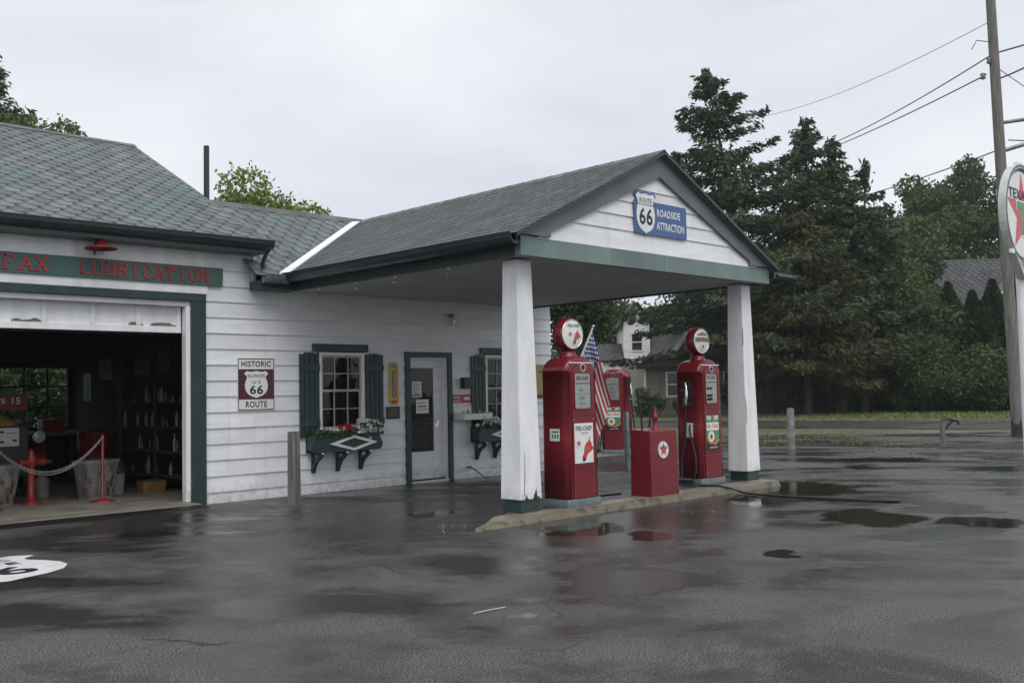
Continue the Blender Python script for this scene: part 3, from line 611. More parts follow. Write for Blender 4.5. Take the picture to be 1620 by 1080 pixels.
for q in ((4.84, 5.04, .098, .101, 1.40, 1.66), (4.92, 5.19, .097, .100, 1.13, 1.36)): b = MB(); b.box(*q); nt_ = b.build('notice', SIGNW, dr); nt1 = nt_ if q[0] < 4.9 else nt1
b = MB()
for i in range(9): b.box(4.86, 5.02 - .03 * (i % 3), .0955, .097, 1.62 - i * .025, 1.628 - i * .025)
b.box(4.86, 5.02, .0955, .097, 1.42, 1.44); b.build('notice_print', INK, nt1); b = MB()
b.box(4.97, 5.14, .0945, .0965, 1.235, 1.255); b.box(4.95, 5.16, .0945, .0965, 1.19, 1.20); b.box(4.95, 5.12, .0945, .0965, 1.30, 1.31); b.build('notice_print', INK, nt_)
b = MB(); b.tube([(2.2, 2.0, 4.1), (2.2, 2.0, 5.52)], .045, 12); b.build('flue_pipe', GUTTER, st)
b = MB(); b.lathe([(.09, 0), (.09, .22), (.17, .24), (.19, .30), (.19, .38), (.13, .44), (.05, .46), (0, .46)], Matrix.Translation((6.45, 1.6, 4.50)), 20)
for k in range(12):
    an = k * PI / 6; b.box(-.012, .012, .18, .20, .24, .40, M=Matrix.Translation((6.45, 1.6, 4.50)) @ Matrix.Rotation(an, 4, 'Z'))
b.build('roof_ventilator', GUTTER, st)

# ------------------------------------------------------------------ wall fittings
# slab-serif lettering
GL = {'M': [[(0, 0), (0, 1), (.5, .4), (1, 1), (1, 0)]], 'A': [[(0, 0), (.5, 1), (1, 0)], [(.2, .36), (.8, .36)]], 'R': [[(.1, 0), (.1, 1), (.75, 1), (.9, .85), (.9, .65), (.75, .5), (.1, .5)], [(.55, .5), (.95, 0)]], 'F': [[(.1, 0), (.1, 1), (.9, 1), (.9, .82)], [(.1, .52), (.6, .52)]], 'X': [[(.05, 0), (.95, 1)], [(.05, 1), (.95, 0)]],
      'L': [[(.15, 1), (.15, 0), (.9, 0), (.9, .22)]], 'U': [[(.1, 1), (.1, .2), (.3, 0), (.7, 0), (.9, .2), (.9, 1)]], 'B': [[(.1, 0), (.1, 1), (.7, 1), (.85, .87), (.85, .65), (.7, .53), (.1, .53)], [(.7, .53), (.92, .38), (.92, .15), (.75, 0), (.1, 0)]], 'I': [[(.5, 0), (.5, 1)]], 'C': [[(.9, .72), (.9, .85), (.7, 1), (.3, 1), (.08, .75), (.08, .25), (.3, 0), (.7, 0), (.9, .15), (.9, .28)]],
      'T': [[(.5, 0), (.5, 1)], [(.05, .8), (.05, 1), (.95, 1), (.95, .8)]], 'O': [[(.3, 0), (.08, .25), (.08, .75), (.3, 1), (.7, 1), (.92, .75), (.92, .25), (.7, 0), (.3, 0)]], 'N': [[(.1, 0), (.1, 1), (.9, 0), (.9, 1)]]}
SER = {'M': [(0, 0), (1, 0), (0, 1), (1, 1)], 'A': [(0, 0), (1, 0)], 'R': [(.1, 0), (.95, 0), (.1, 1)], 'F': [(.1, 0)], 'X': [(.05, 0), (.95, 1), (.05, 1), (.95, 0)], 'L': [(.15, 1)], 'U': [(.1, 1), (.9, 1)], 'I': [(.5, 0), (.5, 1)], 'T': [(.5, 0)], 'N': [(.1, 0), (.1, 1), (.9, 1)], 'B': [], 'C': [], 'O': []}
def letters(b, s, M, x, y, wd, ht, pitch, th, d, m=0):
    for ch in s:
        if ch != ' ':
            for st_ in GL[ch]:
                for (p, q) in zip(st_, st_[1:]):
                    P = Vector((x + p[0] * wd, y + p[1] * ht)); Q = Vector((x + q[0] * wd, y + q[1] * ht)); t = (Q - P).normalized(); nn = Vector((-t.y, t.x)) * th / 2; P -= t * th * .4; Q += t * th * .4
                    b.ext([P - nn, Q - nn, Q + nn, P + nn], M, d + .0004 * (p[0] + q[1]), m)
            for (sx, sy) in SER[ch]: b.ext(rect(x + sx * wd - wd * .24, x + sx * wd + wd * .24, y + sy * ht - th * .5, y + sy * ht + th * .45), M, d + .0012, m)
        x += pitch
sb = MB(); sb.box(-2.7, 1.365, -.062, -.036, 3.0, 3.255); sb = tag(sb.build('lubrication_sign', GREENL if False else mat('sign_green', (.055, .125, .105), (.042, .10, .085), .5, 4), None, bevel=.004), 'long green board sign with raised red slab lettering over the open garage bay', 'sign')
b = MB(); M_ = front(0, -.062, 0)
letters(b, 'MARFAX', M_, -2.055, 3.055, .125, .155, .186, .024, .012); letters(b, 'LUBRICATION', M_, -.60, 3.055, .115, .155, .1625, .024, .012)
b.build('lettering', mat('letter_red', (.42, .026, .032), (.34, .02, .026), .45, 8), sb)
# red shade lamp above the sign
lp = empty('shade_lamp', (-.41, -.04, 3.42), 'red enamel saucer shade lamp with bare bulb over the green sign', 'lamp')
b = MB(); b.tube([(-.41, -.035, 3.30), (-.41, -.06, 3.44), (-.41, -.13, 3.475), (-.41, -.22, 3.47), (-.41, -.25, 3.44)], .012, 8); b.build('arm', REDD, lp)
b = MB(); b.lathe([(.04, .075), (.045, .02), (.07, .0), (.19, -.035), (.20, -.05), (.19, -.04), (.07, -.008), (.02, .01)], Matrix.Translation((-.41, -.25, 3.40)), 28); b.build('shade', REDD, lp)
b = MB(); b.lathe([(.015, 0), (.018, -.04), (.036, -.08), (.03, -.11), (0, -.12)], Matrix.Translation((-.41, -.25, 3.40)), 14); b.build('bulb', CLEAR, lp)
# route sign on wall
rs = empty('route_sign', (1.9, -.03, 1.63), 'maroon and white historic route marker plate on the siding left of the window', 'sign')
M_ = front(1.895, -.024, 1.635)
b = MB(); b.ext(rect(-.295, .295, -.375, .375), M_, .006); b.build('plate', SIGNW, rs, bevel=.002)
b = MB(); b.ring(rect(-.288, .288, -.368, .368), .965, M_, .001, off=.0065)
b.text('HISTORIC', M_, .47, .085, .0085, y=.290); b.text('ROUTE', M_, .34, .09, .0085, y=-.285); b.text('ILLINOIS', M_, .27, .045, .0135, bold=False, y=.122); b.text('U S', M_, .13, .04, .0135, bold=False, y=.032); b.text('66', M_, .21, .125, .0135, y=-.078)
b.build('lettering', INK, rs)
b = MB(); b.flat(rect(-.285, .285, -.215, .215), M_, .008); b.build('field', SIGNBROWN, rs)
b = MB(); b.flat([(x * .205, y * .195 - .0) for x, y in SHIELD], M_, .0105); b.build('shield_badge', SIGNW, rs)
# gable sign
rs = empty('attraction_sign', (4.93, -4.96, 3.66), 'blue roadside attraction sign with white route shield on the canopy gable', 'sign')
M_ = front(4.95, -4.960, 3.655)
def rrect(x0, x1, y0, y1, r): return [(cx + r * math.cos(math.radians(a)), cy + r * math.sin(math.radians(a))) for cx, cy, a0 in ((x1 - r, y0 + r, 270), (x1 - r, y1 - r, 0), (x0 + r, y1 - r, 90), (x0 + r, y0 + r, 180)) for a in range(a0, a0 + 91, 30)]
b = MB(); b.ext(rrect(-.56, .56, -.225, .205, .03), M_, .008); b.ext([(x * .235 - .325, y * .29 + .045) for x, y in SHIELD], M_, .009, off=.0005); b.build('panel', SIGNBLUE, rs)
b = MB(); b.flat([(x * .212 - .325, y * .262 + .045) for x, y in SHIELD], M_, .012); b.text('ROADSIDE', M_, .50, .095, .0105, x=.165, y=.075); b.text('ATTRACTION', M_, .60, .105, .0105, x=.20, y=-.095); b.build('white_print', SIGNW, rs)
b = MB(); b.text('ROUTE', M_, .25, .062, .0155, bold=False, x=-.325, y=.205); b.text('66', M_, .27, .215, .0155, x=-.325, y=.0); b.box(-.50, -.15, .148, .155, .014, .0155, M=M_); b.build('black_print', INK, rs)
# thermometer
th = empty('wall_thermometer', (4.36, -.03, 1.62), 'tall yellow enamel thermometer with a blue scale between window and door', 'thermometer')
M_ = front(4.365, -.022, 1.625); b = MB(); b.ext(rrect(-.095, .095, -.345, .345, .06), M_, .01); b.build('backplate', YEL, th)
b = MB(); b.flat(rrect(-.032, .032, -.22, .20, .03), M_, .013); b.build('scale', BLUE, th)
b = MB(); b.tube([(4.365, -.038, 1.43), (4.365, -.038, 1.80)], .007, 6); b.build('tube', SIGNW, th)
b = MB(); b.flat(rect(-.06, .06, .26, .30), M_, .013); b.build('badge', SIGNGREEN, th)
b = MB(); b.flat(rect(-.05, .05, -.31, -.27), M_, .013); b.build('price_badge', SIGNRED, th)
# plaque
pq = empty('wall_plaque', (4.345, -.02, 1.16), 'small dark bronze plaque below the yellow thermometer', 'plaque')
M_ = front(4.345, -.022, 1.16); b = MB(); b.ext(rect(-.135, .135, -.10, .10), M_, .012); b.build('plate', mat('bronze', (.05, .045, .042), (.03, .028, .027), .35, 9, metal=.5), pq, bevel=.004)
b = MB()
for i in range(5): b.flat(rect(-.10 + .012 * (i % 2), .10 - .015 * (i % 3), .055 - i * .027, .066 - i * .027), M_, .0135)
b.build('engraving', mat('tarnished_letters', (.16, .15, .13), None, .5), pq)
# black box, red placards, white tray, poster, hook bar
bx = MB(); bx.box(5.80, 6.0, -.13, -.02, 1.53, 1.72); bx = tag(bx.build('wall_box', mat('black_box', (.02, .022, .024), None, .4), None, bevel=.012), 'small black box on the siding right of the office door', 'box')
b = MB(); b.box(5.83, 5.97, -.133, -.129, 1.56, 1.69); b.build('lid', BLACK, bx)
pl = empty('wall_placard', (5.82, -.02, 1.355), 'pair of red and white placards beside the office door under the black box', 'sign')
PLR = mat('placard_red', (.40, .03, .035), None, .4)
for q in ((5.61, 5.805), (5.835, 6.03)): b = MB(); b.box(q[0], q[1], -.03, -.019, 1.285, 1.43); b.build('panel', PLR, pl)
b = MB(); M_ = front(5.7, -.030, 1.36); b.text('OPEN', M_, .13, .05, .003, y=.02); b.flat(rect(-.07, .07, -.05, -.035), M_, .003); M_ = front(5.93, -.030, 1.36); b.flat(disc(.035), M_, .003); b.flat(rect(-.07, -.045, -.03, .03), M_, .003); b.flat(rect(.045, .07, -.03, .03), M_, .003); b.build('white_print', SIGNW, pl)
tr = empty('wall_tray', (5.98, -.02, 1.06), 'white metal tray shelf holding cleaning things beside the second window', 'tray shelf')
b = MB(); b.box(5.62, 6.28, -.30, -.022, 1.0, 1.02); b.box(5.62, 6.28, -.30, -.285, 1.02, 1.10); b.box(5.62, 5.635, -.285, -.022, 1.02, 1.12); b.box(6.265, 6.28, -.285, -.022, 1.02, 1.12); b.box(5.62, 6.28, -.035, -.022, 1.02, 1.24); b.build('tray', SIGNW, tr, bevel=.003)
b = MB()
for x, h in ((5.72, .09), (5.82, .12), (5.95, .08), (6.08, .11)): b.lathe([(.03, 0), (.03, h), (.012, h + .02), (.012, h + .04), (0, h + .04)], Matrix.Translation((x, -.18, 1.02)), 10)
b.build('bottle_row', mat('tray_bottles', (.4, .42, .43), (.2, .2, .2), .3, 30), tr)
ps = MB(); ps.box(7.64, 7.98, -.032, -.02, 1.33, 1.95); ps = tag(ps.build('wall_poster', mat('aged_poster', (.42, .33, .14), (.32, .25, .11), .6, 6), None), 'tan aged poster with a red foot at the right end of the office wall', 'poster')
b = MB(); b.box(7.64, 7.98, -.035, -.0325, 1.33, 1.40); b.box(7.72, 7.90, -.035, -.0325, 1.80, 1.83); b.build('print', REDD, ps)
b = MB(); b.tube([(5.93, -.03, .19), (5.95, -.16, .17), (6.03, -.30, .04), (6.06, -.36, .012)], .012, 7); b.tube([(5.90, -.06, .20), (5.98, -.06, .20)], .014, 6); tag(b.build('wall_hydrant', STEEL, None), 'thin bent water pipe with a tap low on the siding right of the door', 'water tap')
lt = empty('jar_light', (5.55, -.1, 2.70), 'glass jar light fitting under the canopy above the office door', 'lamp')
b = MB(); b.lathe([(.05, .085), (.05, .05), (.035, .045), (.035, .03)], Matrix.Translation((5.55, -.10, 2.70)), 14); b.box(5.53, 5.57, -.10, -.02, 2.76, 2.79); b.build('cap', STEEL, lt)
b = MB(); b.lathe([(.035, .03), (.055, .0), (.06, -.06), (.04, -.10), (0, -.11)], Matrix.Translation((5.55, -.10, 2.70)), 16); b.build('jar', CLEAR, lt)
for i, (x, y) in enumerate([(2.46, -.80), (2.46, -1.7), (2.46, -2.55), (2.46, -3.6)]):
    bl = empty('eave_bulb', (x, y, 2.97), ['bare bulb under the left canopy edge nearest the office wall', 'bare bulb second from the office wall under the canopy edge', 'bare bulb third from the office wall under the canopy edge', 'bare bulb nearest the white column under the canopy edge'][i], 'light bulb', 'bulbs under the canopy edge')
    b = MB(); b.lathe([(.018, .03), (.018, -.02), (.012, -.025)], Matrix.Translation((x, y, 2.97)), 10); b.build('socket', SIGNW, bl)
    b = MB(); b.lathe([(.012, -.02), (.028, -.045), (.03, -.065), (.018, -.09), (0, -.095)], Matrix.Translation((x, y, 2.97)), 12); b.build('globe', CLEAR, bl)

# ------------------------------------------------------------------ window boxes with flowers
LEAFG = mat('bright_leaf', (.07, .13, .025), (.035, .075, .015), .5, 8, attr=.5, trans=.3)
PETW = mat('white_petal', (.75, .76, .72), (.6, .62, .58), .6, 8); PETR = mat('red_petal', (.45, .012, .02), (.3, .008, .012), .6, 8)
def quads(name, C_, U_, V_, val, m, parent=None, world=True):
    n = len(C_); vs = np.empty((n, 4, 3)); vs[:, 0] = C_ + U_; vs[:, 1] = C_ + V_; vs[:, 2] = C_ - U_; vs[:, 3] = C_ - V_
    if parent is not None and world: vs -= np.array(wpos(parent))
    me = bpy.data.meshes.new(name); me.vertices.add(4 * n); me.vertices.foreach_set('co', vs.reshape(-1).astype(np.float32))
    me.loops.add(4 * n); me.loops.foreach_set('vertex_index', np.arange(4 * n, dtype=np.int32))
    me.polygons.add(n); me.polygons.foreach_set('loop_start', np.arange(0, 4 * n, 4, dtype=np.int32)); me.polygons.foreach_set('loop_total', np.full(n, 4, dtype=np.int32))
    me.update(calc_edges=True); me.materials.append(m); at = me.attributes.new('v', 'FLOAT', 'FACE'); at.data.foreach_set('value', np.asarray(val, dtype=np.float32))
    o = bpy.data.objects.new(name, me); col.objects.link(o)
    if parent is not None: o.parent = parent
    return o
def rvec(rng, n): v = rng.normal(size=(n, 3)); return v / np.linalg.norm(v, axis=1)[:, None]
def leafset(rng, C_, size, aspect=.5, droop=0, outward=None):
    n = len(C_); a = rvec(rng, n)
    if outward is not None: a = a * .8 + outward; a /= np.linalg.norm(a, axis=1)[:, None] + 1e-9
    a[:, 2] -= droop; a /= np.linalg.norm(a, axis=1)[:, None] + 1e-9
    c = np.cross(a, rvec(rng, n)); c /= np.linalg.norm(c, axis=1)[:, None] + 1e-9
    s = size * rng.uniform(.6, 1.3, n)[:, None]; return a * s, c * s * aspect
def flowerbox(x0, x1, lab, plab, seed, wht, red):
    rng = np.random.default_rng(seed); fb = empty('window_box', ((x0 + x1) / 2, -.15, .6), lab, 'window box', 'green window boxes'); z0, z1, yf = .615, .875, -.30
    def side(zz): t = (zz - z0) / (z1 - z0); return .028 * math.sin(t * 2 * PI * 1.0 + 2.6) + .012
    b = MB(); zs = [z0 + (z1 - z0) * i / 14 for i in range(15)]
    P = [(x0 + side(z), z) for z in zs]; Q = [(x1 - side(z), z) for z in zs]
    b.ext(P[::1][::-1] + Q, front(0, yf + .02, 0), .02)
    b.box(x0 + .05, x0 + .07, yf + .02, -.04, z0, z1 - .01); b.box(x1 - .07, x1 - .05, yf + .02, -.04, z0, z1 - .01); b.box(x0 + .05, x1 - .05, yf + .02, -.04, z0, z0 + .02); b.box(x0 + .05, x1 - .05, -.06, -.03, z0, z1)
    b.build('planter', GREEN, fb)
    b = MB(); b.box(x0 + .07, x1 - .07, yf + .02, -.06, z1 - .06, z1 - .03); b.build('soil', SOIL, fb)
    cx = (x0 + x1) / 2 + .10; M_ = front(cx, yf, .735); b = MB(); dm = [(.44, 0), (0, .115), (-.44, 0), (0, -.115)]; b.ring(dm, .66, M_, .014); b.build('diamond_trim', WHITEP, fb)
    for x in (x0 + .14, (x0 + x1) / 2 - .05, x1 - .25):
        b = MB(); b.box(x, x + .05, -.06, -.03, .31, z0); b.box(x, x + .05, -.28, -.06, z0 - .035, z0)
        pts_ = [(-.045, .32), (-.075, .40), (-.13, .48), (-.22, .54), (-.275, .585)]
        for (p, q) in zip(pts_, pts_[1:]): b.hexa([(x, p[0] - .02, p[1] - .015), (x + .05, p[0] - .02, p[1] - .015), (x + .05, p[0] + .02, p[1] + .015), (x, p[0] + .02, p[1] + .015), (x, q[0] - .02, q[1] - .015), (x + .05, q[0] - .02, q[1] - .015), (x + .05, q[0] + .02, q[1] + .015), (x, q[0] + .02, q[1] + .015)])
        bk = b.build('bracket', GREEN, fb)
        b = MB(); b.lathe([(0, -.016), (.014, -.008), (.014, .008), (0, .016)], Matrix.Translation((x + .025, -.305, .60)), 10); b.build('knob', SIGNW, bk)
    pt = empty('box_flowers', ((x0 + x1) / 2, -.17, .85), plab, 'flowers', 'flowers in the window boxes')
    n = 900; cx_ = rng.uniform(x0 + .05, x1 - .02, n); f = (cx_ - x0) / (x1 - x0)
    top = .05 + .05 * np.sin(f * 9) + np.where(f > .55, .12, 0.03)
    C_ = np.stack([cx_, rng.uniform(-.34, -.05, n), .83 + rng.random(n) * top], 1); U_, V_ = leafset(rng, C_, .028); quads('foliage', C_, U_, V_, rng.random(n), LEAFG, pt)
    def blooms(nm, cs, m, r):
        C2 = []; 
        for c in cs:
            k = 7; C2.append(np.array(c) + rng.normal(size=(k, 3)) * r * .5)
        C2 = np.concatenate(C2); U_, V_ = leafset(rng, C2, r, .9); quads(nm, C2, U_, V_, rng.random(len(C2)), m, pt)
    blooms('white_blooms', [(x0 + (x1 - x0) * f_, rng.uniform(-.36, -.1), z_) for f_, z_ in wht(rng)], PETW, .021)
    if red: blooms('red_blooms', [(x0 + (x1 - x0) * f_, rng.uniform(-.30, -.15), z_) for f_, z_ in red(rng)], PETR, .026)
flowerbox(2.66, 3.91, 'green window box with white diamond trim under the left office window', 'white blossoms with red geraniums filling the left window box', 3,
          lambda g: [(g.uniform(.60, 1.0), .87 + .22 * g.random() * (1 - abs(q)) + .02) for q in g.uniform(-1, 1, 120)] + [(g.uniform(.25, .45), .93) for _ in range(5)] + [(.72 + .1 * g.random(), .78) for _ in range(4)],
          lambda g: [(g.uniform(.44, .56), g.uniform(.93, 1.03)) for _ in range(9)] + [(g.uniform(.60, .66), g.uniform(.88, .97)) for _ in range(4)])
flowerbox(5.96, 7.2, 'green window box under the right office window, partly behind the column', 'pale blossoms in the window box behind the white column', 4, lambda g: [(g.uniform(.0, .9), .90 + .14 * g.random()) for _ in range(50)], None)

# ------------------------------------------------------------------ posts in the yard
def woodpost(name, x, y, h, w_, lab, lean=(0, 0), cat='post', m=None):
    b = MB(); n = 5; pr = []
    b.loft([(0, w_ * 1.05, w_ * 1.05, .012), (h * .5, w_, w_ * 1.02, .012), (h * .97, w_ * .98, w_, .015), (h, w_ * .9, w_ * .9, .015)], M=Matrix.Translation((x, y, 0)) @ Matrix(((1, 0, lean[0], 0), (0, 1, lean[1], 0), (0, 0, 1, 0), (0, 0, 0, 1))) @ Matrix.Rotation(.3, 4, 'Z'))
    return tag(b.build(name, m or WOODG, None), lab, cat)
woodpost('wooden_post', 1.80, -1.15, .98, .125, 'square weathered wooden post standing before the siding left of the flower box')
b = MB(); b.tube([(15.3, -.80, 0), (15.3, -.80, .93), (15.3, -.80, .96)], [.085, .08, .06], 14); tag(b.build('bollard', mat('grey_bollard', (.24, .24, .23), (.12, .12, .11), .6, 6, c3=(.05, .05, .05), s3=3, t3=(.6, .7)), None), 'thin grey bollard alone on the lot beyond the far column', 'bollard')
b = MB(); b.tube([(8.52, -1.42, 0), (8.52, -1.42, 1.02), (8.52, -1.42, 1.05)], [.05, .05, .035], 14); tag(b.build('bollard', STEEL, None), 'grey steel pipe bollard between the cabinet and the globeless pump', 'bollard')
b = MB(); b.tube([(4.2, -.5, 0), (4.2, -.5, .1)], .01, 6)
sp = empty('cut_post', (17.4, -3.42, 0), 'short broken grey post with a black bent bracket on the far kerb', 'post')
b = MB(); b.tube([(17.4, -3.42, 0), (17.41, -3.42, .35), (17.42, -3.43, .62)], [.07, .06, .055], 10); b.build('stub', WOODG, sp)
b = MB(); b.tube([(17.42, -3.45, .40), (17.5, -3.52, .52), (17.56, -3.58, .60)], .03, 7); b.tube([(17.38, -3.42, .62), (17.50, -3.50, .66), (17.66, -3.66, .60), (17.68, -3.68, .52)], .03, 8); b.build('bracket', BLACK, sp)
kb = MB(); Mk = Matrix.Translation((17.45, -3.35, 0)) @ Matrix.Rotation(math.radians(-65), 4, 'Z'); kb.hexa([tuple(Mk @ Vector(p)) for p in ((0, -.5, 0), (6, -.5, 0), (6, .5, 0), (0, .5, 0), (.25, -.3, .07), (6, -.3, .07), (6, .3, .07), (.25, .3, .07))]); tag(kb.build('wheel_stop', mat('dark_kerb', (.022, .022, .023), (.012, .012, .012), .6, 5, bump=.5), None, bevel=.04), 'long low dark kerb on the lot with the broken post at its end', 'kerb')

# ------------------------------------------------------------------ pumps
def scalef(P, s, dx=0, dy=0): return [(x * s + dx, y * s + dy) for x, y in P]
def chief_hat(b, M, cx, cy, s, mats=(0, 1), off=.004):
    P = [(-.30, -.95), (-.05, -.85), (.18, -.40), (.85, -.02), (.98, .12), (.70, .16), (.62, .45), (.48, .62), (.42, .98), (.30, .60), (.02, .42), (-.15, .15), (-.22, -.30), (-.42, -.62)]
    b.flat(scalef(P, s, cx, cy), M, off, mats[0]); b.flat(scalef([(-.30, -.95), (-.05, -.85), (.02, -.7), (-.18, -.62), (-.38, -.75)], s, cx, cy), M, off + .0015, mats[1]); b.flat(scalef([(-.1, .0), (.12, -.2), (.3, .05), (.1, .2)], s, cx, cy), M, off + .0015, 2)
def tstar(b, M, cx, cy, r, off, red=0, green=1, white=None):
    if white is not None: b.flat(scalef(disc(r), 1, cx, cy), M, off, white)
    b.flat(scalef(star(r * .92), 1, cx, cy), M, off + .0015, red)
    b.flat(scalef([(-.30, .30), (-.30, .14), (-.07, .14), (-.07, -.40), (.07, -.40), (.07, .14), (.30, .14), (.30, .30)], r, cx, cy), M, off + .003, green)
PM = [RED, SIGNW, INK, SIGNRED, SIGNGREEN, CHROME, DIAL, BLACK, STEEL]
def pump(loc, kind, lab, rz=0, globe=True, hose=True):
    W, D = .54, .40; p = empty('fuel_pump', loc, lab, 'fuel pump', 'red vintage fuel pumps', rz)
    f = -D / 2
    b = MB(); b.loft([(0, W + .03, D + .05, .04), (.085, W + .03, D + .05, .04), (.092, W + .01, D + .03, .04)]); b.build('plinth', mat('plinth_grey_' + kind, (.12, .15, .15), (.08, .10, .10), .45, 7) if True else STEEL, p, world=False)
    b = MB(); rr0 = .065; zs_ = 1.62; ah = .12; rings = []
    def prof(ins):
        w2 = W / 2 - ins; P = [(-w2 - .006, .09), (w2 + .006, .09), (w2 + .003, .8), (w2, zs_ - .06)]
        for k in range(0, 25):
            x = w2 * math.cos(PI * k / 24); P.append((x, zs_ - .06 + (ah + .06 - ins) * max(0, 1 - abs(x / w2) ** 2.6) ** .62))
        P += [(-w2, zs_ - .06), (-w2 - .003, .8)]; return P
    for k in range(6): a = k / 5 * PI / 2; rings.append((-D / 2 + rr0 * (1 - math.sin(a)), rr0 * (1 - math.cos(a)))) if False else rings.append((-D / 2 + rr0 * (1 - math.cos(a)), rr0 * (1 - math.sin(a))))
    rings = rings + [(-y, i_) for y, i_ in rings[::-1]]; vs_ = []
    for y, ins in rings: vs_ += [(x, y, z) for x, z in prof(ins)]
    q = len(prof(0)); b.add(vs_, [(i_ * q + k, i_ * q + (k + 1) % q, (i_ + 1) * q + (k + 1) % q, (i_ + 1) * q + k) for i_ in range(len(rings) - 1) for k in range(q)][::1], 0, .5, True)
    b.add(vs_[:q], [tuple(range(q))], 0, .5); b.add(vs_[-q:], [tuple(range(q))[::-1]], 0, .5); b.build('body', RED, p, world=False)
    # raised front pilaster with arched head
    M_ = front(0, f, 0); hw = .185
    arch = [(hw, .10), (hw, 1.50)] + [(hw * math.cos(math.radians(a)), 1.50 + .15 * math.sin(math.radians(a))) for a in range(10, 180, 10)] + [(-hw, 1.48), (-hw, .10)]
    b = MB(); b.ext(arch, M_, .016); fp = b.build('front_panel', RED, p, world=False, bevel=.006)
    b = MB(); b.box(-hw - .002, hw + .002, f - .018, f - .0165, .44, .447); b.box(-hw - .002, hw + .002, f - .018, f - .0165, 1.045, 1.052); b.build('panel_seam', INK, fp, world=False)
    z0, z1, x0, x1 = 1.13, 1.54, -.145, .12
    if kind == 'regular': z0, z1 = 1.10, 1.56
    b = MB(); b.ring(rrect(x0 - .014, x1 + .014, z0 - .014, z1 + .014, .03), .93, M_, .012, off=.016); b.build('dial_frame', RED if kind != 'x' else CHROME, p, world=False)
    b = MB(); b.flat(rrect(x0, x1, z0, z1, .025), M_, .0175); dl = b.build('dial', DIAL, p, world=False)
    b = MB()
    cx = (x0 + x1) / 2
    if kind == 'chief': b.text('FIRE-CHIEF', M_, .21, .045, .019, x=cx, y=1.48)
    elif kind == 'sky': b.text('SKY CHIEF', M_, .20, .045, .019, x=cx, y=1.485)
    b.flat(rect(x0 + .005, x1 - .005, 1.415, 1.425), M_, .019)
    if kind == 'sky':
        for z in (1.335, 1.235, 1.185): b.flat(rect(x0 + .02, x0 + .155, z - .018, z + .018), M_, .019)
    else:
        b.text('350', M_, .07, .03, .019, x=cx - .03, y=1.345, bold=False); b.text('127', M_, .09, .035, .019, x=cx - .01, y=1.25); b.text('36 8', M_, .10, .025, .019, x=cx, y=1.19, bold=False); b.flat(rect(x0 + .02, x1 - .02, 1.29, 1.294), M_, .019)
    b.build('dial_print', INK, dl, world=False)
    b = MB(); b.poly([tuple(M_ @ Vector((x, y, .0225))) for x, y in rect(x0, x1, z0, z1)]); b.build('dial_glass', CLEAR, dl, world=False)
    b = MB(); b.ext(scalef(disc(.035, 20), 1, .0, 1.605), M_, .008, 0, off=.010); b.ring(scalef(disc(.045, 20), 1, 0, 1.605), .8, M_, .012, 1, off=.010); b.flat(rect(-.06, .06, 1.545, 1.553), M_, .018, 1); b.build('emblem', [BLACK, CHROME], p, world=False)
    # poster
    if kind == 'chief':
        b = MB(); b.ext(rect(-.165, .15, .50, .96), M_, .0025, off=.0165); po = b.build('price_poster', SIGNW, p, world=False)
        b = MB(); b.text('FIRE-CHIEF', M_, .27, .055, .0205, m=1, x=-.008, y=.90); b.text('GASOLINE', M_, .12, .02, .0205, m=1, bold=False, x=0, y=.845)
        chief_hat(b, M_, .02, .66, .155, (0, 1), .0205); tstar(b, M_, -.10, .73, .05, .0235, 0, 2, 3); b.build('poster_print', [SIGNRED, INK, SIGNGREEN, SIGNW], po, world=False)
    else:
        b = MB(); b.ext(rect(-.155, .135, .48, .96), M_, .0025, off=.0165); po = b.build('price_poster', SIGNGREEN, p, world=False)
        b = MB(); b.flat(rect(-.155, .135, .75, .86), M_, .0205, 3); b.text('Sky Chief', M_, .26, .075, .022, m=0, x=-.01, y=.805); b.flat(rect(-.155, .135, .48, .60), M_, .0205, 1); b.flat(scalef(disc(.075), 1, -.05, .665), M_, .022, 3); tstar(b, M_, -.05, .665, .06, .0235, 0, 1)
        for s_ in (-1, 1):
            for k in range(3): b.flat([(-.01 + s_ * .04, .895 + k * .018), (-.01 + s_ * .14, .905 + k * .020), (-.01 + s_ * .14, .915 + k * .020), (-.01 + s_ * .04, .908 + k * .018)], M_, .0205, 3)
        b.flat(scalef(disc(.035), 1, -.01, .91), M_, .0205, 0); b.flat([(-.12, .575), (.05, .545), (.135, .60), (.135, .63), (.02, .585), (-.12, .60)], M_, .023, 4); b.text('GASOLINE', M_, .18, .022, .023, m=3, x=0, y=.515)
        b.build('poster_print', [SIGNRED, INK, SIGNGREEN, SIGNW, mat('orange_ink', (.6, .2, .05), None, .4)], po, world=False)
    # left side label and recess
    ML = frame((-W / 2, 0, 0), (0, -1, 0), (0, 0, 1))
    if kind == 'chief' and not hose:
        b = MB(); b.ext(rect(-.06, .09, .76, .90), ML, .003, off=.001); sk = b.build('side_label', SIGNW, p, world=False)
        b = MB()
        for i in range(3): b.flat(rect(-.03 + .04 * i, -.005 + .04 * i, .79, .84), ML, .0055, 1)
        b.flat(rect(-.03, .075, .86, .875), ML, .0055, 0); b.build('label_print', [INK, SIGNGREEN], sk, world=False)
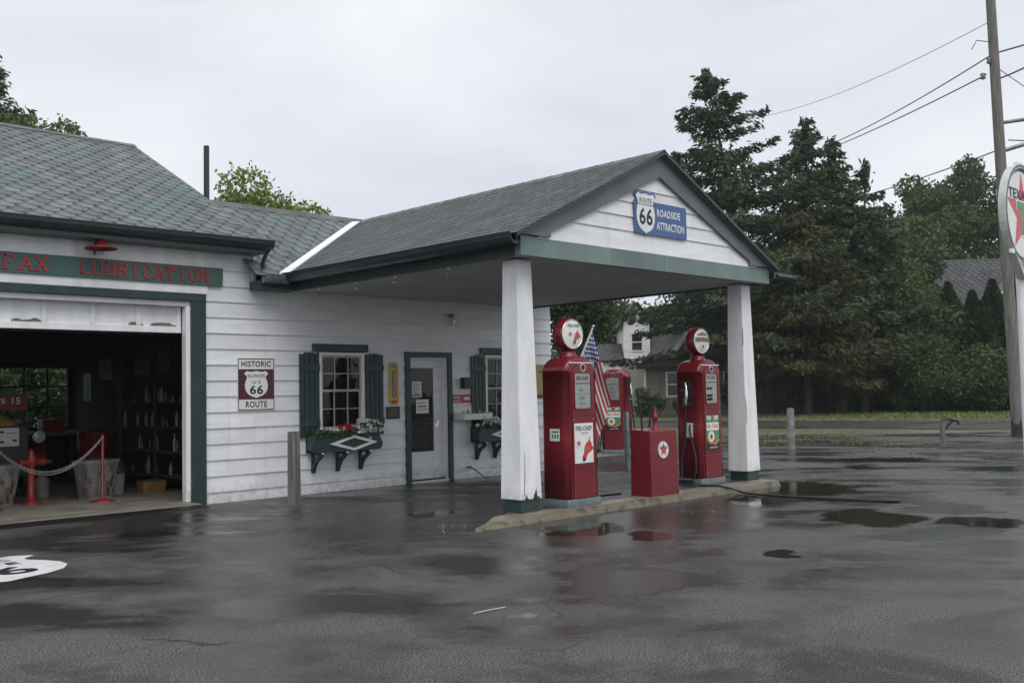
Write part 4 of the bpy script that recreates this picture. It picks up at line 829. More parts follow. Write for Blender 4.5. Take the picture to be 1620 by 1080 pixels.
    if hose:
        b = MB(); b.flat(rrect(-.10, .08, 1.05, 1.45, .03), ML, .0045); b.build('hose_recess', BLACK, p, world=False)
        b = MB(); b.ext(rect(-.05, .08, .66, .86), ML, .003, off=.001); b.build('side_label', SIGNW, p, world=False)
        b = MB(); X = -W / 2 - .035; b.tube([(X, 0, 1.42), (X, -.01, 1.36), (X - .02, -.03, 1.28), (X - .01, -.02, 1.20)], [.012, .02, .024, .028], 8); b.tube([(X - .02, -.03, 1.28), (X - .03, .03, 1.33), (X - .02, .06, 1.30)], .008, 6); b.tube([(X, .0, 1.20), (X - .0, .0, 1.12)], [.03, .022], 8); b.box(-W / 2 - .05, -W / 2, -.04, .04, 1.10, 1.13); b.build('nozzle', CHROME, p, world=False)
        b = MB(); X = -W / 2 - .03
        b.tube([(X, 0, 1.12), (X - .01, .005, .9), (X - .02, .02, .6), (X - .05, .06, .35), (X - .08, .05, .12), (X - .09, -.02, .035), (X - .08, -.12, .04), (X - .05, -.17, .2), (X - .03, -.15, .42), (X - .02, -.08, .65), (X - .01, -.05, .78), (X + .02, -.04, .84)], .014, 8)
        pts_ = [(X - .09 + .05 * math.cos(t * .5), -.05 + .12 * math.cos(t), .03 + .02 * t / 9 + .03 * max(0, math.sin(t))) for t in np.linspace(0, 9, 30)]
        b.tube(pts_, .014, 7); b.build('hose', BLACK, p, world=False)
    b = MB(); b.box(-W / 2 + .06, W / 2 - .06, f - .004, f - .0005, 1.655, 1.668); b.box(W / 2 - .001, W / 2 + .004, -D / 2 + .07, D / 2 - .07, 1.05, 1.065); b.build('chrome_band', CHROME, p, world=False)
    b = MB()
    for zz in (.16, 1.0):
        for xx in (-.165, .165): b.lathe([(0, .0), (.007, .001), (.006, .005), (0, .006)], front(xx, f - .016, zz), 8)
    b.build('screw_heads', CHROME, fp, world=False)
    if not globe:
        X = W / 2 + .03; b = MB(); b.tube([(X, 0, 1.45), (X, -.01, 1.36), (X + .02, -.03, 1.28), (X + .01, -.02, 1.20)], [.012, .02, .024, .028], 8); b.box(W / 2, X + .02, -.04, .04, 1.10, 1.13); b.build('nozzle', CHROME, p, world=False)
        b = MB(); b.tube([(X, 0, 1.20), (X + .02, .01, .95), (X + .05, .04, .5), (X + .06, .05, .2), (X + .04, -.06, .10), (X + .02, -.12, .35), (X + .01, -.10, .70)], .015, 8); b.build('hose', BLACK, p, world=False)
    if globe:
        z = 1.720; b = MB(); b.lathe([(.11, 0), (.11, .04), (.09, .055), (.085, .09), (.11, .10)], Matrix.Translation((0, 0, z)), 18); gb = b.build('globe', [RED], p, world=False)
        MG = front(0, .0, z + .285) ; b = MB(); b.lathe([(0, -.12), (.12, -.115), (.165, -.09), (.188, -.05), (.197, 0), (.192, .04), (.175, .07)], MG, 32); b.build('globe_body', RED, gb, world=False)
        b = MB(); b.lathe([(.178, .066), (.180, .078), (.168, .082), (.166, .074)], MG, 32); b.build('globe_rim', CHROME, gb, world=False)
        b = MB(); b.lathe([(.167, .074), (.12, .084), (.06, .090), (0, .092)], MG, 32); b.build('globe_lens', SIGNW, gb, world=False)
        b = MB()
        if kind == 'chief': b.text('FIRE-CHIEF', MG, .20, .035, .094, m=1, y=.10); chief_hat(b, MG, .03, -.03, .095, (0, 1), .094); tstar(b, MG, -.06, .0, .035, .095, 0, 2)
        else: b.flat(rect(-.155, .155, -.01, .05), MG, .093, 2); b.text('Sky Chief', MG, .24, .07, .096, m=0, y=.02, x=0); tstar(b, MG, 0, -.08, .055, .094, 0, 2, 3); b.flat(scalef(disc(.03), 1, 0, .10), MG, .093, 0); b.flat([(-.12, .09), (-.04, .07), (-.04, .12)], MG, .093, 2); b.flat([(.12, .09), (.04, .12), (.04, .07)], MG, .093, 2)
        b.build('globe_print', [SIGNRED, INK, SIGNGREEN, SIGNW], gb, world=False)
    p.scale = (1.05, 1.04, 1.02); return p
pump((3.42, -4.67, .084), 'chief', 'nearest red pump with a fire hat poster beside the rotted white column', hose=False)
pump((6.53, -4.375, .084), 'sky', 'red pump with looped black hose and green wings poster near the far column')
_c = math.atan2(-.71, -.70) - math.radians(22)
pump((10.83, .70, .125), 'regular', 'red pump without a globe on the dark far island', rz=_c + PI / 2, globe=False)
# red cabinet
cb = empty('red_cabinet', (4.935, -4.8, .115), 'low red steel cabinet with a star badge between the two nearer pumps', 'cabinet')
b = MB(); W0, W1 = .285, .285
b.hexa([(4.64, -4.94, .082), (5.22, -4.94, .082), (5.22, -4.60, .082), (4.64, -4.60, .082), (4.645, -4.925, .915), (5.21, -4.925, .915), (5.21, -4.61, .935), (4.645, -4.61, .935)]); b.build('body', RED, cb, bevel=.008)
M_ = frame((4.91, -4.934, .67), (1, 0, 0), (0, .0185, 1)); b = MB(); b.ext(disc(.118), M_, .003, 0, off=-.004); b.ring(disc(.118), .93, M_, .002, 1, off=0); b.build('badge', [SIGNW, INK], cb)
b = MB(); b.flat(star(.094), M_, .003, 0); b.flat(scalef([(-.30, .30), (-.30, .16), (-.07, .16), (-.07, -.35), (.07, -.35), (.07, .16), (.30, .16), (.30, .30)], .07), M_, .0045, 1); b.text('TEXACO', M_, .13, .028, .005, m=2, y=.035); b.build('badge_print', [SIGNRED, SIGNGREEN, INK], cb)
# oil dispenser on top
oh = empty('hand_pump', (4.98, -4.76, .93), 'small red hand pump with black handle standing on the red cabinet', 'hand pump')
b = MB(); b.lathe([(.06, 0), (.06, .02), (.028, .03), (.028, .12), (.042, .14), (.040, .20), (.02, .22), (.015, .30)], Matrix.Translation((4.98, -4.76, .92)), 16); b.build('barrel', REDD, oh)
b = MB(); b.tube([(4.98, -4.76, 1.25), (4.98, -4.76, 1.36), (5.05, -4.80, 1.40)], .012, 7); b.tube([(4.90, -4.72, .95), (4.92, -4.74, 1.18), (4.96, -4.76, 1.24)], .014, 7); b.tube([(5.02, -4.78, 1.10), (5.10, -4.84, 1.22), (5.11, -4.85, 1.32)], .011, 7); b.build('handle', BLACK, oh)
b = MB(); b.tube([(4.80, -4.68, .93), (4.79, -4.68, 1.1), (4.755, -4.66, 1.36), (4.745, -4.655, 1.46)], [.014, .012, .011, .016], 7); tag(b.build('hose_stem', BLACK, None), 'thin black upright hose stem at the rear of the red cabinet top', 'hose')

# American flag
fl = empty('american_flag', (3.88, -4.45, 1.7), 'small American flag drooping from a white staff behind the nearest pump', 'flag')
s0 = Vector((3.72, -4.43, 1.55)); s1 = Vector((4.02, -4.56, 2.25)); sdv = (s1 - s0)
b = MB(); b.tube([s0, s1], .011, 8); b.build('staff', SIGNW, fl)
b = MB(); b.lathe([(0, .03), (.016, .018), (.02, 0), (.012, -.016), (0, -.018)], Matrix.Translation(s1), 12); b.build('finial', CHROME, fl)
b = MB(); b.tube([s0 + Vector((-.1, .02, -.1)), s0], .012, 6); b.build('mount', STEEL, fl)
nh, nf = 26, 40; rightv = Vector((.71, -.70, 0)); nv = Vector((-.70, -.71, 0))
def fpt(h, f):   # h 0..1 from the top of the hoist down the staff, f 0..1 along the fly
    A = s1 - sdv * (.05 + .70 * h) ; hx = A + Vector((0, 0, -1)) * (f * .90) 
    conv = .34 * f; c0 = (s1 - sdv * .40 + rightv * (.10 + .05 * f)) ; lat = (A - c0).dot(rightv)
    hx -= rightv * lat * conv * 1.3 ; hx += rightv * (.20 * f * (1 - .3 * h))
    hx += nv * (.045 * math.sin(h * 11 + f * 2.5) * min(1, f * 3) + .02 * math.sin(f * 7)); hx += Vector((0, 0, 1)) * (-.02 * math.cos(h * 11) * f)
    return hx
V = [fpt(i / nh, j / nf) for i in range(nh + 1) for j in range(nf + 1)]
b = MB(); b.v = [tuple(v) for v in V]
for i in range(nh):
    for j in range(nf):
        a = i * (nf + 1) + j; m_ = 2 if (i < 14 and j < 16) else (0 if (i // 2) % 2 == 0 else 1)
        b.f.append((a, a + 1, a + nf + 2, a + nf + 1)); b.m.append(m_); b.a.append(.5); b.s.append(True)
b.build('cloth', [mat('flag_red', (.42, .02, .035), None, .8, trans=.3), mat('flag_white', (.68, .68, .68), None, .8, trans=.3), mat('flag_blue', (.025, .06, .22), None, .8, trans=.2)], fl)
b = MB()
for r_ in range(9):
    for c_ in range(6 if r_ % 2 == 0 else 5):
        h = (14 / nh) * (r_ + 1) / 10; f = (16 / nf) * ((c_ * 2 + (1 if r_ % 2 == 0 else 2)) / 12)
        P = fpt(h, f); tu = (fpt(h, f + .01) - fpt(h, f - .01)).normalized(); tv = (fpt(h + .01, f) - fpt(h - .01, f)).normalized(); nn = tu.cross(tv).normalized()
        for sgn in (1, -1): b.add([P + (tu * x + tv * y) * .021 + nn * .004 * sgn for x, y in star(1)], [range(10)])
b.build('stars', SIGNW, fl)
# hoses on the ground
b = MB(); pts_ = [(6.12, -4.62, .10), (6.2, -4.95, .10), (6.35, -5.12, .03), (6.24, -5.4, .016), (6.22, -5.9, .016), (6.28, -6.3, .016), (6.36, -6.8, .016), (6.42, -7.12, .016)]
def smooth(P, n=6):
    P = [Vector(p) for p in P]; out_ = []
    for i in range(len(P) - 1):
        p0, p1, p2, p3 = P[max(i - 1, 0)], P[i], P[i + 1], P[min(i + 2, len(P) - 1)]
        for k in range(n): t = k / n; out_.append(.5 * ((2 * p1) + (p2 - p0) * t + (2 * p0 - 5 * p1 + 4 * p2 - p3) * t * t + (3 * p1 - p0 - 3 * p2 + p3) * t ** 3))
    return out_ + [P[-1]]
b.tube(smooth(pts_), .014, 7); b.tube([(6.42, -7.12, .016), (6.45, -7.22, .02), (6.5, -7.3, .02)], .022, 7); tag(b.build('ground_hose', BLACK, None), 'black hose trailing from the kerb across the wet asphalt to the puddles', 'hose')
b = MB(); b.tube(smooth([(3.75, -4.40, .103), (4.3, -4.36, .101), (4.66, -4.42, .101)]), .012, 7); tag(b.build('island_hose', BLACK, None), 'short black hose lying on the island between nearest pump and red cabinet', 'hose')

# ------------------------------------------------------------------ route shield painted on the lot
rm = empty('painted_route_shield', (-2.75, -3.42, 0), 'white route shield with black lettering painted on the asphalt before the garage', 'road marking')
M_ = frame((-2.78, -3.42, .0), (1, .10, 0), (-.10, 1, 0))
b = MB(); b.flat([(x * .80, y * .68) for x, y in SHIELD], M_, .0045); b.build('shield_paint', mat('road_white', (.72, .72, .72), (.6, .6, .6), .4, 6, c3=(.2, .2, .2), s3=14, t3=(.66, .72)), rm)
b = MB(); b.text('HISTORIC', M_, .95, .12, .008, y=.42); b.text('ROUTE', M_, .80, .14, .008, y=.20, x=.06); b.text('66', M_, .72, .42, .008, y=-.20, x=.05); b.build('lettering', INK, rm)
# weeds along kerb / cracks
WEED = mat('dry_weed', (.16, .17, .05), (.09, .11, .03), .8, 9, attr=.5)
rng = np.random.default_rng(8); cs = []
for (x, y, n, s) in ((17.9, -3.2, 40, .3), (15.2, -3.6, 120, .9), (16.6, -4.8, 60, .6), (9.7, -3.2, 30, .4), (4.3, -6.1, 10, .15), (17.6, 1.6, 700, 1.2), (20.0, 4.0, 1600, 1.7), (21.5, 1.5, 900, 1.1), (1.62, -4.6, 20, .1), (18.6, -1.2, 300, .9), (23, 7, 2500, 2.2)):
    cs.append(np.stack([rng.normal(x, s, n), rng.normal(y, s, n), np.full(n, .02)], 1))
C_ = np.concatenate(cs); U_, V_ = leafset(rng, C_, .028, .3, 0, np.array([0, 0, 1.0])); U_[:, 2] = np.abs(U_[:, 2]); struct(quads('weeds', C_, U_, V_, rng.random(len(C_)), WEED), 'stuff')
# grass blades on lawn edge
n = 26000; yy = rng.uniform(-6, 40, n); xx = 34.2 + (yy - 9.6) * -.125 - .4 + rng.random(n) ** 1.5 * 14
C_ = np.stack([xx, yy, np.full(n, .09)], 1); U_, V_ = leafset(rng, C_, .10, .22, 0, np.array([0, 0, 1.2])); struct(quads('grass', C_, U_, V_, rng.random(n), mat('grass_blade', (.13, .195, .042), (.085, .135, .03), .7, 2, attr=.5), None), 'stuff')

# ------------------------------------------------------------------ inside the garage bay
b = MB()
def stanchion(x, y, lab):
    s_ = empty('rope_stand', (x, y, .055), lab, 'rope stand', 'red chain stands in the garage')
    b = MB(); b.lathe([(.17, 0), (.17, .012), (.05, .03), (.02, .05), (.02, .90), (.0, .93)], Matrix.Translation((x, y, .055)), 20); b.build('post', REDD, s_); return s_
stanchion(.17, 1.12, 'thin red chain stand in front of the worn white tub'); stanchion(-1.28, 1.16, 'thin red chain stand at the left edge of the bay')
def link_chain(P, Q, sag, n=60):
    b = MB(); P = Vector(P); Q = Vector(Q)
    pts_ = [P.lerp(Q, i / n) + Vector((0, 0, -sag * (1 - (2 * i / n - 1) ** 2))) for i in range(n + 1)]
    for i in range(n):
        a, c = pts_[i], pts_[i + 1]; t = (c - a).normalized(); u = Vector((0, 1, 0)) if i % 2 else t.cross(Vector((0, 1, 0))).normalized(); m_ = (a + c) / 2; l = (c - a).length * .72
        ring_ = [m_ + t * l * math.cos(k * PI / 4) + u * .011 * math.sin(k * PI / 4) for k in range(9)]; b.tube(ring_, .0035, 4, caps=False)
    return b
b1 = link_chain((.17, 1.10, .95), (-1.28, 1.14, .95), .44); b2 = link_chain((.17, 1.10, .95), (-1.28, 1.14, .95), .475)
b1.add(b2.v, b2.f); tag(b1.build('steel_chain', mat('chain_zinc', (.42, .43, .44), (.3, .3, .3), .35, 20, metal=.6), None), 'double strand of steel chain sagging between the two red stands', 'chain')
# red hydrant-like standpipe
hy = empty('standpipe', (-.60, 1.62, .055), 'red standpipe with side caps standing behind the sagging chain', 'standpipe')
b = MB(); b.lathe([(.13, 0), (.13, .02), (.05, .03), (.05, .52), (.065, .54), (.065, .62), (.05, .66), (.035, .70), (.02, .74), (0, .75)], Matrix.Translation((-.60, 1.62, .055)), 18); b.build('barrel', REDD, hy)
b = MB(); b.tube([(-.74, 1.58, .62), (-.46, 1.66, .62)], [.04, .04], 10); b.tube([(-.78, 1.57, .62), (-.74, 1.58, .62)], .055, 10); b.tube([(-.46, 1.66, .62), (-.42, 1.67, .62)], .055, 10); b.build('side_caps', REDD, hy)
# worn tubs
def tub(x, y, lab):
    t = empty('worn_tub', (x, y, .055), lab, 'tub', 'worn white tubs'); Mt = Matrix.Translation((x, y, .055)) @ Matrix.Rotation(.3, 4, 'Z')
    b = MB(); b.loft([(0.03, .40, .30, .08), (.1, .44, .33, .08), (.50, .54, .42, .09), (.54, .57, .45, .10), (.55, .53, .41, .09)], M=Mt, n=5); b.build('shell', WORN, t)
    b = MB(); b.loft([(0, .42, .32, .08), (.035, .42, .32, .08)], M=Mt); b.build('foot', WOODG, t)
tub(.28, 1.62, 'battered white tub behind the right chain stand'); tub(-1.02, 1.75, 'battered white tub cut by the left edge of the picture')
# snack cart
sk = empty('snack_cart', (-.35, 3.2, .055), 'dark cart with a yellow heap, a white notice and a red sign on top', 'cart')
b = MB(); b.box(-.80, -.02, 3.0, 3.5, .35, 1.10); b.build('cabinet', mat('dark_green_cart', (.02, .03, .025), None, .4), sk, bevel=.01)
b = MB()
for x, y in ((-.76, 3.05), (-.06, 3.05), (-.76, 3.45), (-.06, 3.45)): b = MB(); b.box(x - .03, x + .03, y - .03, y + .03, .055, .349); b.build('leg', DARK, sk)
b = MB(); b.box(-.46, -.16, 2.985, 2.998, .80, 1.07); nn_ = b.build('notice', SIGNW, sk)
b = MB()
for x, z in ((-.43, 1.0), (-.43, .85), (-.25, .87)): b.box(x, x + .06, 2.980, 2.984, z, z + .03)
b.box(-.34, -.20, 2.980, 2.984, .99, 1.0); b.build('print', INK, nn_)
b = MB(); b.lathe([(.28, 0), (.24, .05), (.14, .12), (.05, .16), (0, .165)], Matrix.Translation((-.38, 3.22, 1.10)), 18, sm=False); b.build('kernel_heap', STRAW, sk)
for x in (-.79, -.06): b = MB(); b.box(x, x + .03, 3.2, 3.23, 1.10, 1.55); b.build('upright', BLACK, sk)
b = MB(); b.box(-.85, .0, 3.12, 3.16, 1.33, 1.56); sg = b.build('sign_board', REDD, sk)
b = MB(); M_ = front(-.40, 3.12, 1.47); b.text('PARTS', M_, .42, .07, .003, x=-.12); b.text('15', M_, .12, .10, .003, x=.24); b.build('lettering', SIGNW, sg)
sk.location.x -= .15
# old truck
tk = empty('vintage_truck', (.6, 4.6, .055), 'old dark red truck with one bright round headlight inside the garage', 'truck')
TR = mat('truck_maroon', (.16, .012, .014), (.10, .008, .010), .3, 5)
b = MB(); b.loft([(.50, .62, 1.5, .10), (.95, .60, 1.5, .12), (1.08, .45, 1.45, .12)], M=Matrix.Translation((.62, 4.75, 0))); b.build('hood', TR, tk)
b = MB(); b.box(.38, .86, 3.96, 4.0, .50, 1.02)
g_ = b.build('grille', BLACK, tk)
b = MB()
for i in range(9): b.box(.40 + i * .05, .415 + i * .05, 3.945, 3.958, .52, 1.0)
b.build('bars', STEEL, g_)
for x in (.245, 1.02):
    b = MB(); b.lathe([(.03, -.12), (.08, -.06), (.105, 0), (.11, .02), (.10, .03)], frame((x, 3.72, .90), (1, 0, 0), (0, 0, 1)), 20); hl = b.build('headlight', CHROME, tk)
    b = MB(); b.lathe([(.10, .028), (.06, .04), (0, .045)], frame((x, 3.72, .90), (1, 0, 0), (0, 0, 1)), 20); b.build('lens', mat('headlight_lens', (.75, .75, .70), (.5, .5, .46), .08, 12), hl)
    b = MB(); sx = -1 if x < .6 else 1
    arc = [(4.25 + .42 * math.cos(a), .48 + .40 * math.sin(a)) for a in np.linspace(PI, 0, 12)]
    for p, q in zip(arc, arc[1:]): b.hexa([(x - .17, p[0], p[1]), (x + .17, p[0], p[1]), (x + .17, q[0], q[1]), (x - .17, q[0], q[1]), (x - .15, p[0], p[1] + .03), (x + .15, p[0], p[1] + .03), (x + .15, q[0], q[1] + .03), (x - .15, q[0], q[1] + .03)])
    b.build('fender', TR, tk)
    b = MB(); b.lathe([(.20, -.08), (.34, -.08), (.36, -.05), (.36, .05), (.34, .08), (.20, .08)], frame((x, 4.25, .415), (0, 1, 0), (0, 0, 1)), 26); wh = b.build('wheel', BLACK, tk)
    b = MB(); b.lathe([(.0, -.06), (.20, -.07), (.20, .07), (0, .06)], frame((x, 4.25, .415), (0, 1, 0), (0, 0, 1)), 20); b.build('rim', REDD, wh)
b = MB(); b.tube([(.0, 3.80, .50), (1.25, 3.80, .50)], .035, 8); b.box(.35, .40, 3.8, 4.1, .47, .53); b.box(.85, .90, 3.8, 4.1, .47, .53); b.build('bumper', STEEL, tk)
b = MB(); b.box(.15, 1.10, 5.35, 6.25, .45, 1.15); b.box(.20, 1.05, 5.45, 6.2, 1.15, 1.62); b.build('cab', TR, tk, bevel=.05)
for o_ in tk.children_recursive: pass
tk.location.x -= .80
# shelves with bottles on the right wall
def bottle_mesh(r, h, name, m):
    b = MB(); b.lathe([(r, 0), (r, h * .62), (r * .4, h * .8), (r * .4, h), (0, h)], None, 8); return b
shf = empty('parts_shelf', (1.55, 2.3, .055), 'dark wooden shelf rack of oil bottles against the right garage wall', 'shelf')
b = MB()
for z in (.25, .62, 1.0, 1.38): b.box(1.45, 1.85, 1.0, 3.6, z, z + .03)
for y in (1.0, 2.3, 3.57): b.box(1.45, 1.49, y, y + .03, .055, 1.75)
b.build('rack', mat('shelf_wood', (.05, .04, .03), None, .7), shf)
BC = [mat('bottle_amber', (.12, .08, .03), None, .15), mat('bottle_pale', (.26, .27, .24), (.12, .12, .11), .2, 20), mat('bottle_red', (.12, .015, .012), None, .3), mat('bottle_green', (.03, .06, .035), None, .2)]
protos = []
for k in range(4):
    o = bottle_mesh((.035, .03, .045, .03)[k], (.22, .25, .16, .2)[k], '', None).build('oil_bottle', BC[k], None); protos.append(o)
LB = ['slim amber oil bottle', 'pale glass oil bottle', 'squat red oil can bottle', 'green oil bottle']
used = [False] * 4; rr_ = random.Random(12); cnt = 0
SN = {.28: 'bottom', .65: 'second', 1.03: 'third', 1.41: 'top'}
for z in (.28, .65, 1.03, 1.41):
    y = 1.12
    while y < 3.5:
        k = rr_.choice([0, 1, 1, 1, 1, 3, 2, 3])
        o = protos[k] if not used[k] else protos[k].copy()
        if used[k]: col.objects.link(o)
        used[k] = True; o.location = (1.50 + rr_.uniform(0, .2), y, z + .002); q_ = rr_.uniform(.65, 1.15); o.scale = (1, 1, q_); cnt += 1
        tag(o, '%s on the %s board of the garage shelf rack' % (LB[k], SN[z]), 'bottle', 'bottles on the garage shelves')
        if rr_.random() < .25: y += .3
        y += rr_.uniform(.08, .26)
for i, (x, z, w_, h_) in enumerate(((-.25 + 2.0 - .25, 1.35, .0, 0),)): pass
yb = MB(); yb.loft([(0, .35, .28, .04), (.16, .38, .30, .04)], M=Matrix.Translation((1.25, 1.95, .056))); yb = tag(yb.build('yellow_crate', mat('dull_yellow', (.22, .14, .02), (.15, .10, .015), .5), None), 'small yellow bin on the garage floor before the shelf rack', 'bin')
b = MB(); b.box(1.08, 1.42, 1.82, 2.08, .217, .235); b.build('rim', mat('bin_rim', (.03, .06, .12), None, .4), yb)
pb = MB(); pb.loft([(0, .22, .22, .1), (.30, .26, .26, .12)], M=Matrix.Translation((.72, 2.0, .056))); pb = tag(pb.build('pail', mat('pale_pail', (.25, .30, .33), None, .4), None), 'pale blue pail on the floor right of the battered white tub', 'pail')
b = MB(); b.tube([(.61, 2.0, .35), (.66, 1.97, .42), (.78, 1.97, .42), (.83, 2.0, .35)], .006, 5); b.build('handle', STEEL, pb)
for i, (x0, x1, z0, z1) in enumerate(((1.72, 0, 0, 0),)): pass
pf = empty('picture_frame', (.9, 6.3, 1.2), 'empty grey frame leaning against the garage back wall', 'frame')
# frames on right wall
pf.location = (1.80, 4.2, 1.0)
b = MB()
Mf = frame((1.84, 4.3, 1.25), (0, -1, 0), (0, 0, 1))
b.ring(rect(-.55, -.05, -.25, .15), .88, Mf, .02, off=.01); b.ring(rect(.0, .75, -.25, .15), .90, Mf, .02, off=.01); b.build('border', WORN, pf)
b = MB(); b.box(-.7, .7, -.35, -.30, 0, .02, M=Mf); b.build('ledge', STEEL, pf)
tb = MB(); tb.box(1.845, 1.858, .55, .62, .6, 2.1); tb = tag(tb.build('red_board', REDD, None), 'narrow red board on the right garage wall near the opening', 'board')

DIM = [mat('dim_metal', (.10, .10, .10), (.05, .05, .05), .5, 9), mat('dim_cream', (.20, .18, .14), (.12, .11, .09), .6, 7), mat('dim_blue', (.03, .05, .08), None, .5), mat('dim_green', (.03, .06, .04), None, .5)]
dr_ = empty('oil_drum', (1.45, 4.6, .055), 'dark red ribbed oil drum standing beyond the shelf rack', 'drum')
b = MB(); b.lathe([(.28, 0), (.28, .28), (.295, .29), (.28, .30), (.28, .57), (.295, .58), (.28, .59), (.28, .86), (.27, .88), (.25, .86), (0, .86)], Matrix.Translation((1.45, 4.6, .055)), 24); b.build('shell', REDD, dr_)
wb = empty('work_bench', (1.3, 5.8, .055), 'dark wooden workbench under the pictures at the back of the garage', 'bench')
b = MB(); b.box(.75, 1.76, 5.45, 6.35, .85, .92); b.build('bench_top', DIM[1], wb)
for x, y in ((.80, 5.5), (1.68, 5.5), (.80, 6.28), (1.68, 6.28)): b = MB(); b.box(x, x + .06, y - .03, y + .03, .055, .849); b.build('leg', DIM[0], wb)
tag(MB().box(.95, 1.35, 5.6, 5.9, .921, 1.14).build('tool_chest', REDD, None, bevel=.01), 'red tool chest on the dark workbench', 'tool chest')
Ms = frame((1.768, 0, 0), (0, -1, 0), (0, 0, 1))
for k, (y, z, w_, h_, c_, lab) in enumerate([(1.6, 2.05, .55, .32, 1, 'cream rectangular plate high on the right garage wall nearest the opening'), (2.6, 2.1, .42, .42, 0, 'grey square plate on the right garage wall above the shelf rack'), (3.4, 2.0, .60, .26, 3, 'dark green plate on the right garage wall right of the pictures'), (4.9, 2.0, .5, .36, 1, 'cream plate deep on the right garage wall'), (5.7, 1.7, .36, .5, 2, 'dark blue upright plate at the back of the right garage wall')]):
    g_ = tag(MB().ext(rect(-y - w_ / 2, -y + w_ / 2, z - h_ / 2, z + h_ / 2), Ms, .012).build('wall_plate', DIM[c_], None), lab, 'wall plate', 'old plates on the garage walls')
    g_.data.materials.append(DIM[0])
b = MB()
for k in range(3):
    y = 4.0 + k * .16; b.tube([(1.72, y + .13 * math.cos(t), 1.9 + .28 * math.sin(t)) for t in np.linspace(0, 2 * PI, 20)], .012, 5, caps=False)
tag(b.build('fan_belts', BLACK, None), 'loops of black belts hanging on the right garage wall', 'belts')
for k, (x, y, r_, h_, m_, lab) in enumerate([(-.15, 2.5, .10, .26, DIM[1], 'cream can on the garage floor behind the red standpipe'), (.95, 2.5, .09, .24, DIM[2], 'dark blue can on the floor beside the pale pail'), (1.15, 2.9, .11, .34, DIM[0], 'grey spout can on the floor before the oil drum')]):
    cn = empty('oil_can', (x, y, .055), lab, 'can', 'cans on the garage floor'); b = MB(); b.lathe([(r_, 0), (r_, h_), (r_ * .9, h_ + .01), (r_ * .3, h_ + .05), (r_ * .25, h_ + .08), (0, h_ + .08)], Matrix.Translation((x, y, .056)), 16); b.build('body', m_, cn)
    b = MB(); b.tube([(x - r_ * .6, y, .055 + h_ + .02), (x - r_ * .5, y, h_ + .15), (x + r_ * .5, y, h_ + .15), (x + r_ * .6, y, .055 + h_ + .02)], .006, 5); b.build('handle', STEEL, cn)
# wet leaves and grit on the lot
rng = np.random.default_rng(55); n = 420; a_ = rng.uniform(-3.6, 9, n); b_ = rng.uniform(-12.2, 3, n)
C_ = np.stack([a_ * .7125 + b_ * .7016, -a_ * .7016 + b_ * .7125, np.full(n, .006)], 1); C_ = C_[(C_[:, 1] < -.6) & ~((C_[:, 1] > -5.1) & (C_[:, 1] < -4) & (C_[:, 0] > 1.5))]
n = len(C_); an = rng.uniform(0, 6.28, n); s_ = rng.uniform(.004, .014, n); U_ = np.stack([np.cos(an) * s_, np.sin(an) * s_, .002 * rng.random(n)], 1); V_ = np.stack([-np.sin(an) * s_ * .6, np.cos(an) * s_ * .6, np.zeros(n)], 1)
struct(quads('leaf_litter', C_, U_, V_, rng.random(n), mat('wet_leaf_bits', (.13, .11, .06), (.05, .04, .03), .5, 20, attr=.8)), 'stuff')
tw = MB(); tw.tube([(-1.09, -7.87, .008), (-.95, -7.885, .012), (-.82, -7.89, .008)], .004, 5); tag(tw.build('twig', mat('pale_twig', (.45, .44, .42), None, .5), None), 'thin pale twig lying on the asphalt in the foreground', 'twig')

# ------------------------------------------------------------------ utility pole and wires
up = empty('utility_pole', (23.1, -3.14, 0), 'tall weathered wooden utility pole with cross arms behind the round sign', 'utility pole')
b = MB(); b.tube([(23.1, -3.14, 0), (22.75, -3.16, 4.5), (22.5, -3.18, 8.5), (22.30, -3.2, 11.75)], [.165, .15, .135, .12], 14); b.build('shaft', POLEW, up)
b = MB(); b.tube([(22.62, -3.2, 8.45), (23.6, -4.2, 8.62)], .05, 8); b.build('bracket_arm', STEEL, up); b = MB(); b.tube([(22.68, -3.25, 7.7), (23.8, -4.35, 8.15)], .055, 8); b.build('bracket_arm', STEEL, up)
INS = mat('insulator_grey', (.2, .2, .2), None, .3)
for (x, y, z, r) in ((22.25, -3.1, 10.1, .07), (22.2, -2.95, 9.7, .08), (23.1, -3.7, 8.75, .05), (22.35, -3.25, 11.2, .05)): b = MB(); b.lathe([(0, -.1), (r, -.06), (r * .6, 0), (r, .06), (0, .1)], Matrix.Translation((x, y, z)), 10); b.build('insulator', INS, up)
b = MB(); b.tube([(22.35, -3.2, 10.6), (22.0, -2.9, 10.65), (21.9, -2.8, 10.4)], .015, 5); b.build('wire_bracket', INS, up)
b = MB(); b.tube(smooth([(22.93, -3.28, 4.6), (22.80, -3.32, 4.0), (22.99, -3.31, 2.9), (22.92, -3.33, 2.2), (22.98, -3.33, 1.2)]), .022, 6); b.tube(smooth([(22.8, -3.0, 6.6), (22.85, -3.02, 5.0), (23.0, -3.0, 2.5), (23.08, -3.0, 0.3)]), .018, 6); b.build('conduit', BLACK, up)
b = MB(); b.loft([(0, .36, .36, .17), (.9, .345, .345, .165)], M=Matrix.Translation((23.09, -3.14, 0))); b.build('tar_band', mat('creosote', (.035, .03, .025), (.02, .018, .015), .7, 6, stretch=(4, 4, .4)), up)
WIRE = mat('wire_black', (.03, .03, .032), None, .5)
def wire(P, Q, sag, r, lab):
    P = Vector(P); Q = Vector(Q); b = MB(); n = 28
    b.tube([P.lerp(Q, i / n) + Vector((0, 0, -sag * 4 * (i / n) * (1 - i / n))) for i in range(n + 1)], r, 6)
    return tag(b.build('overhead_wire', WIRE, None), lab, 'wire', 'overhead wires')
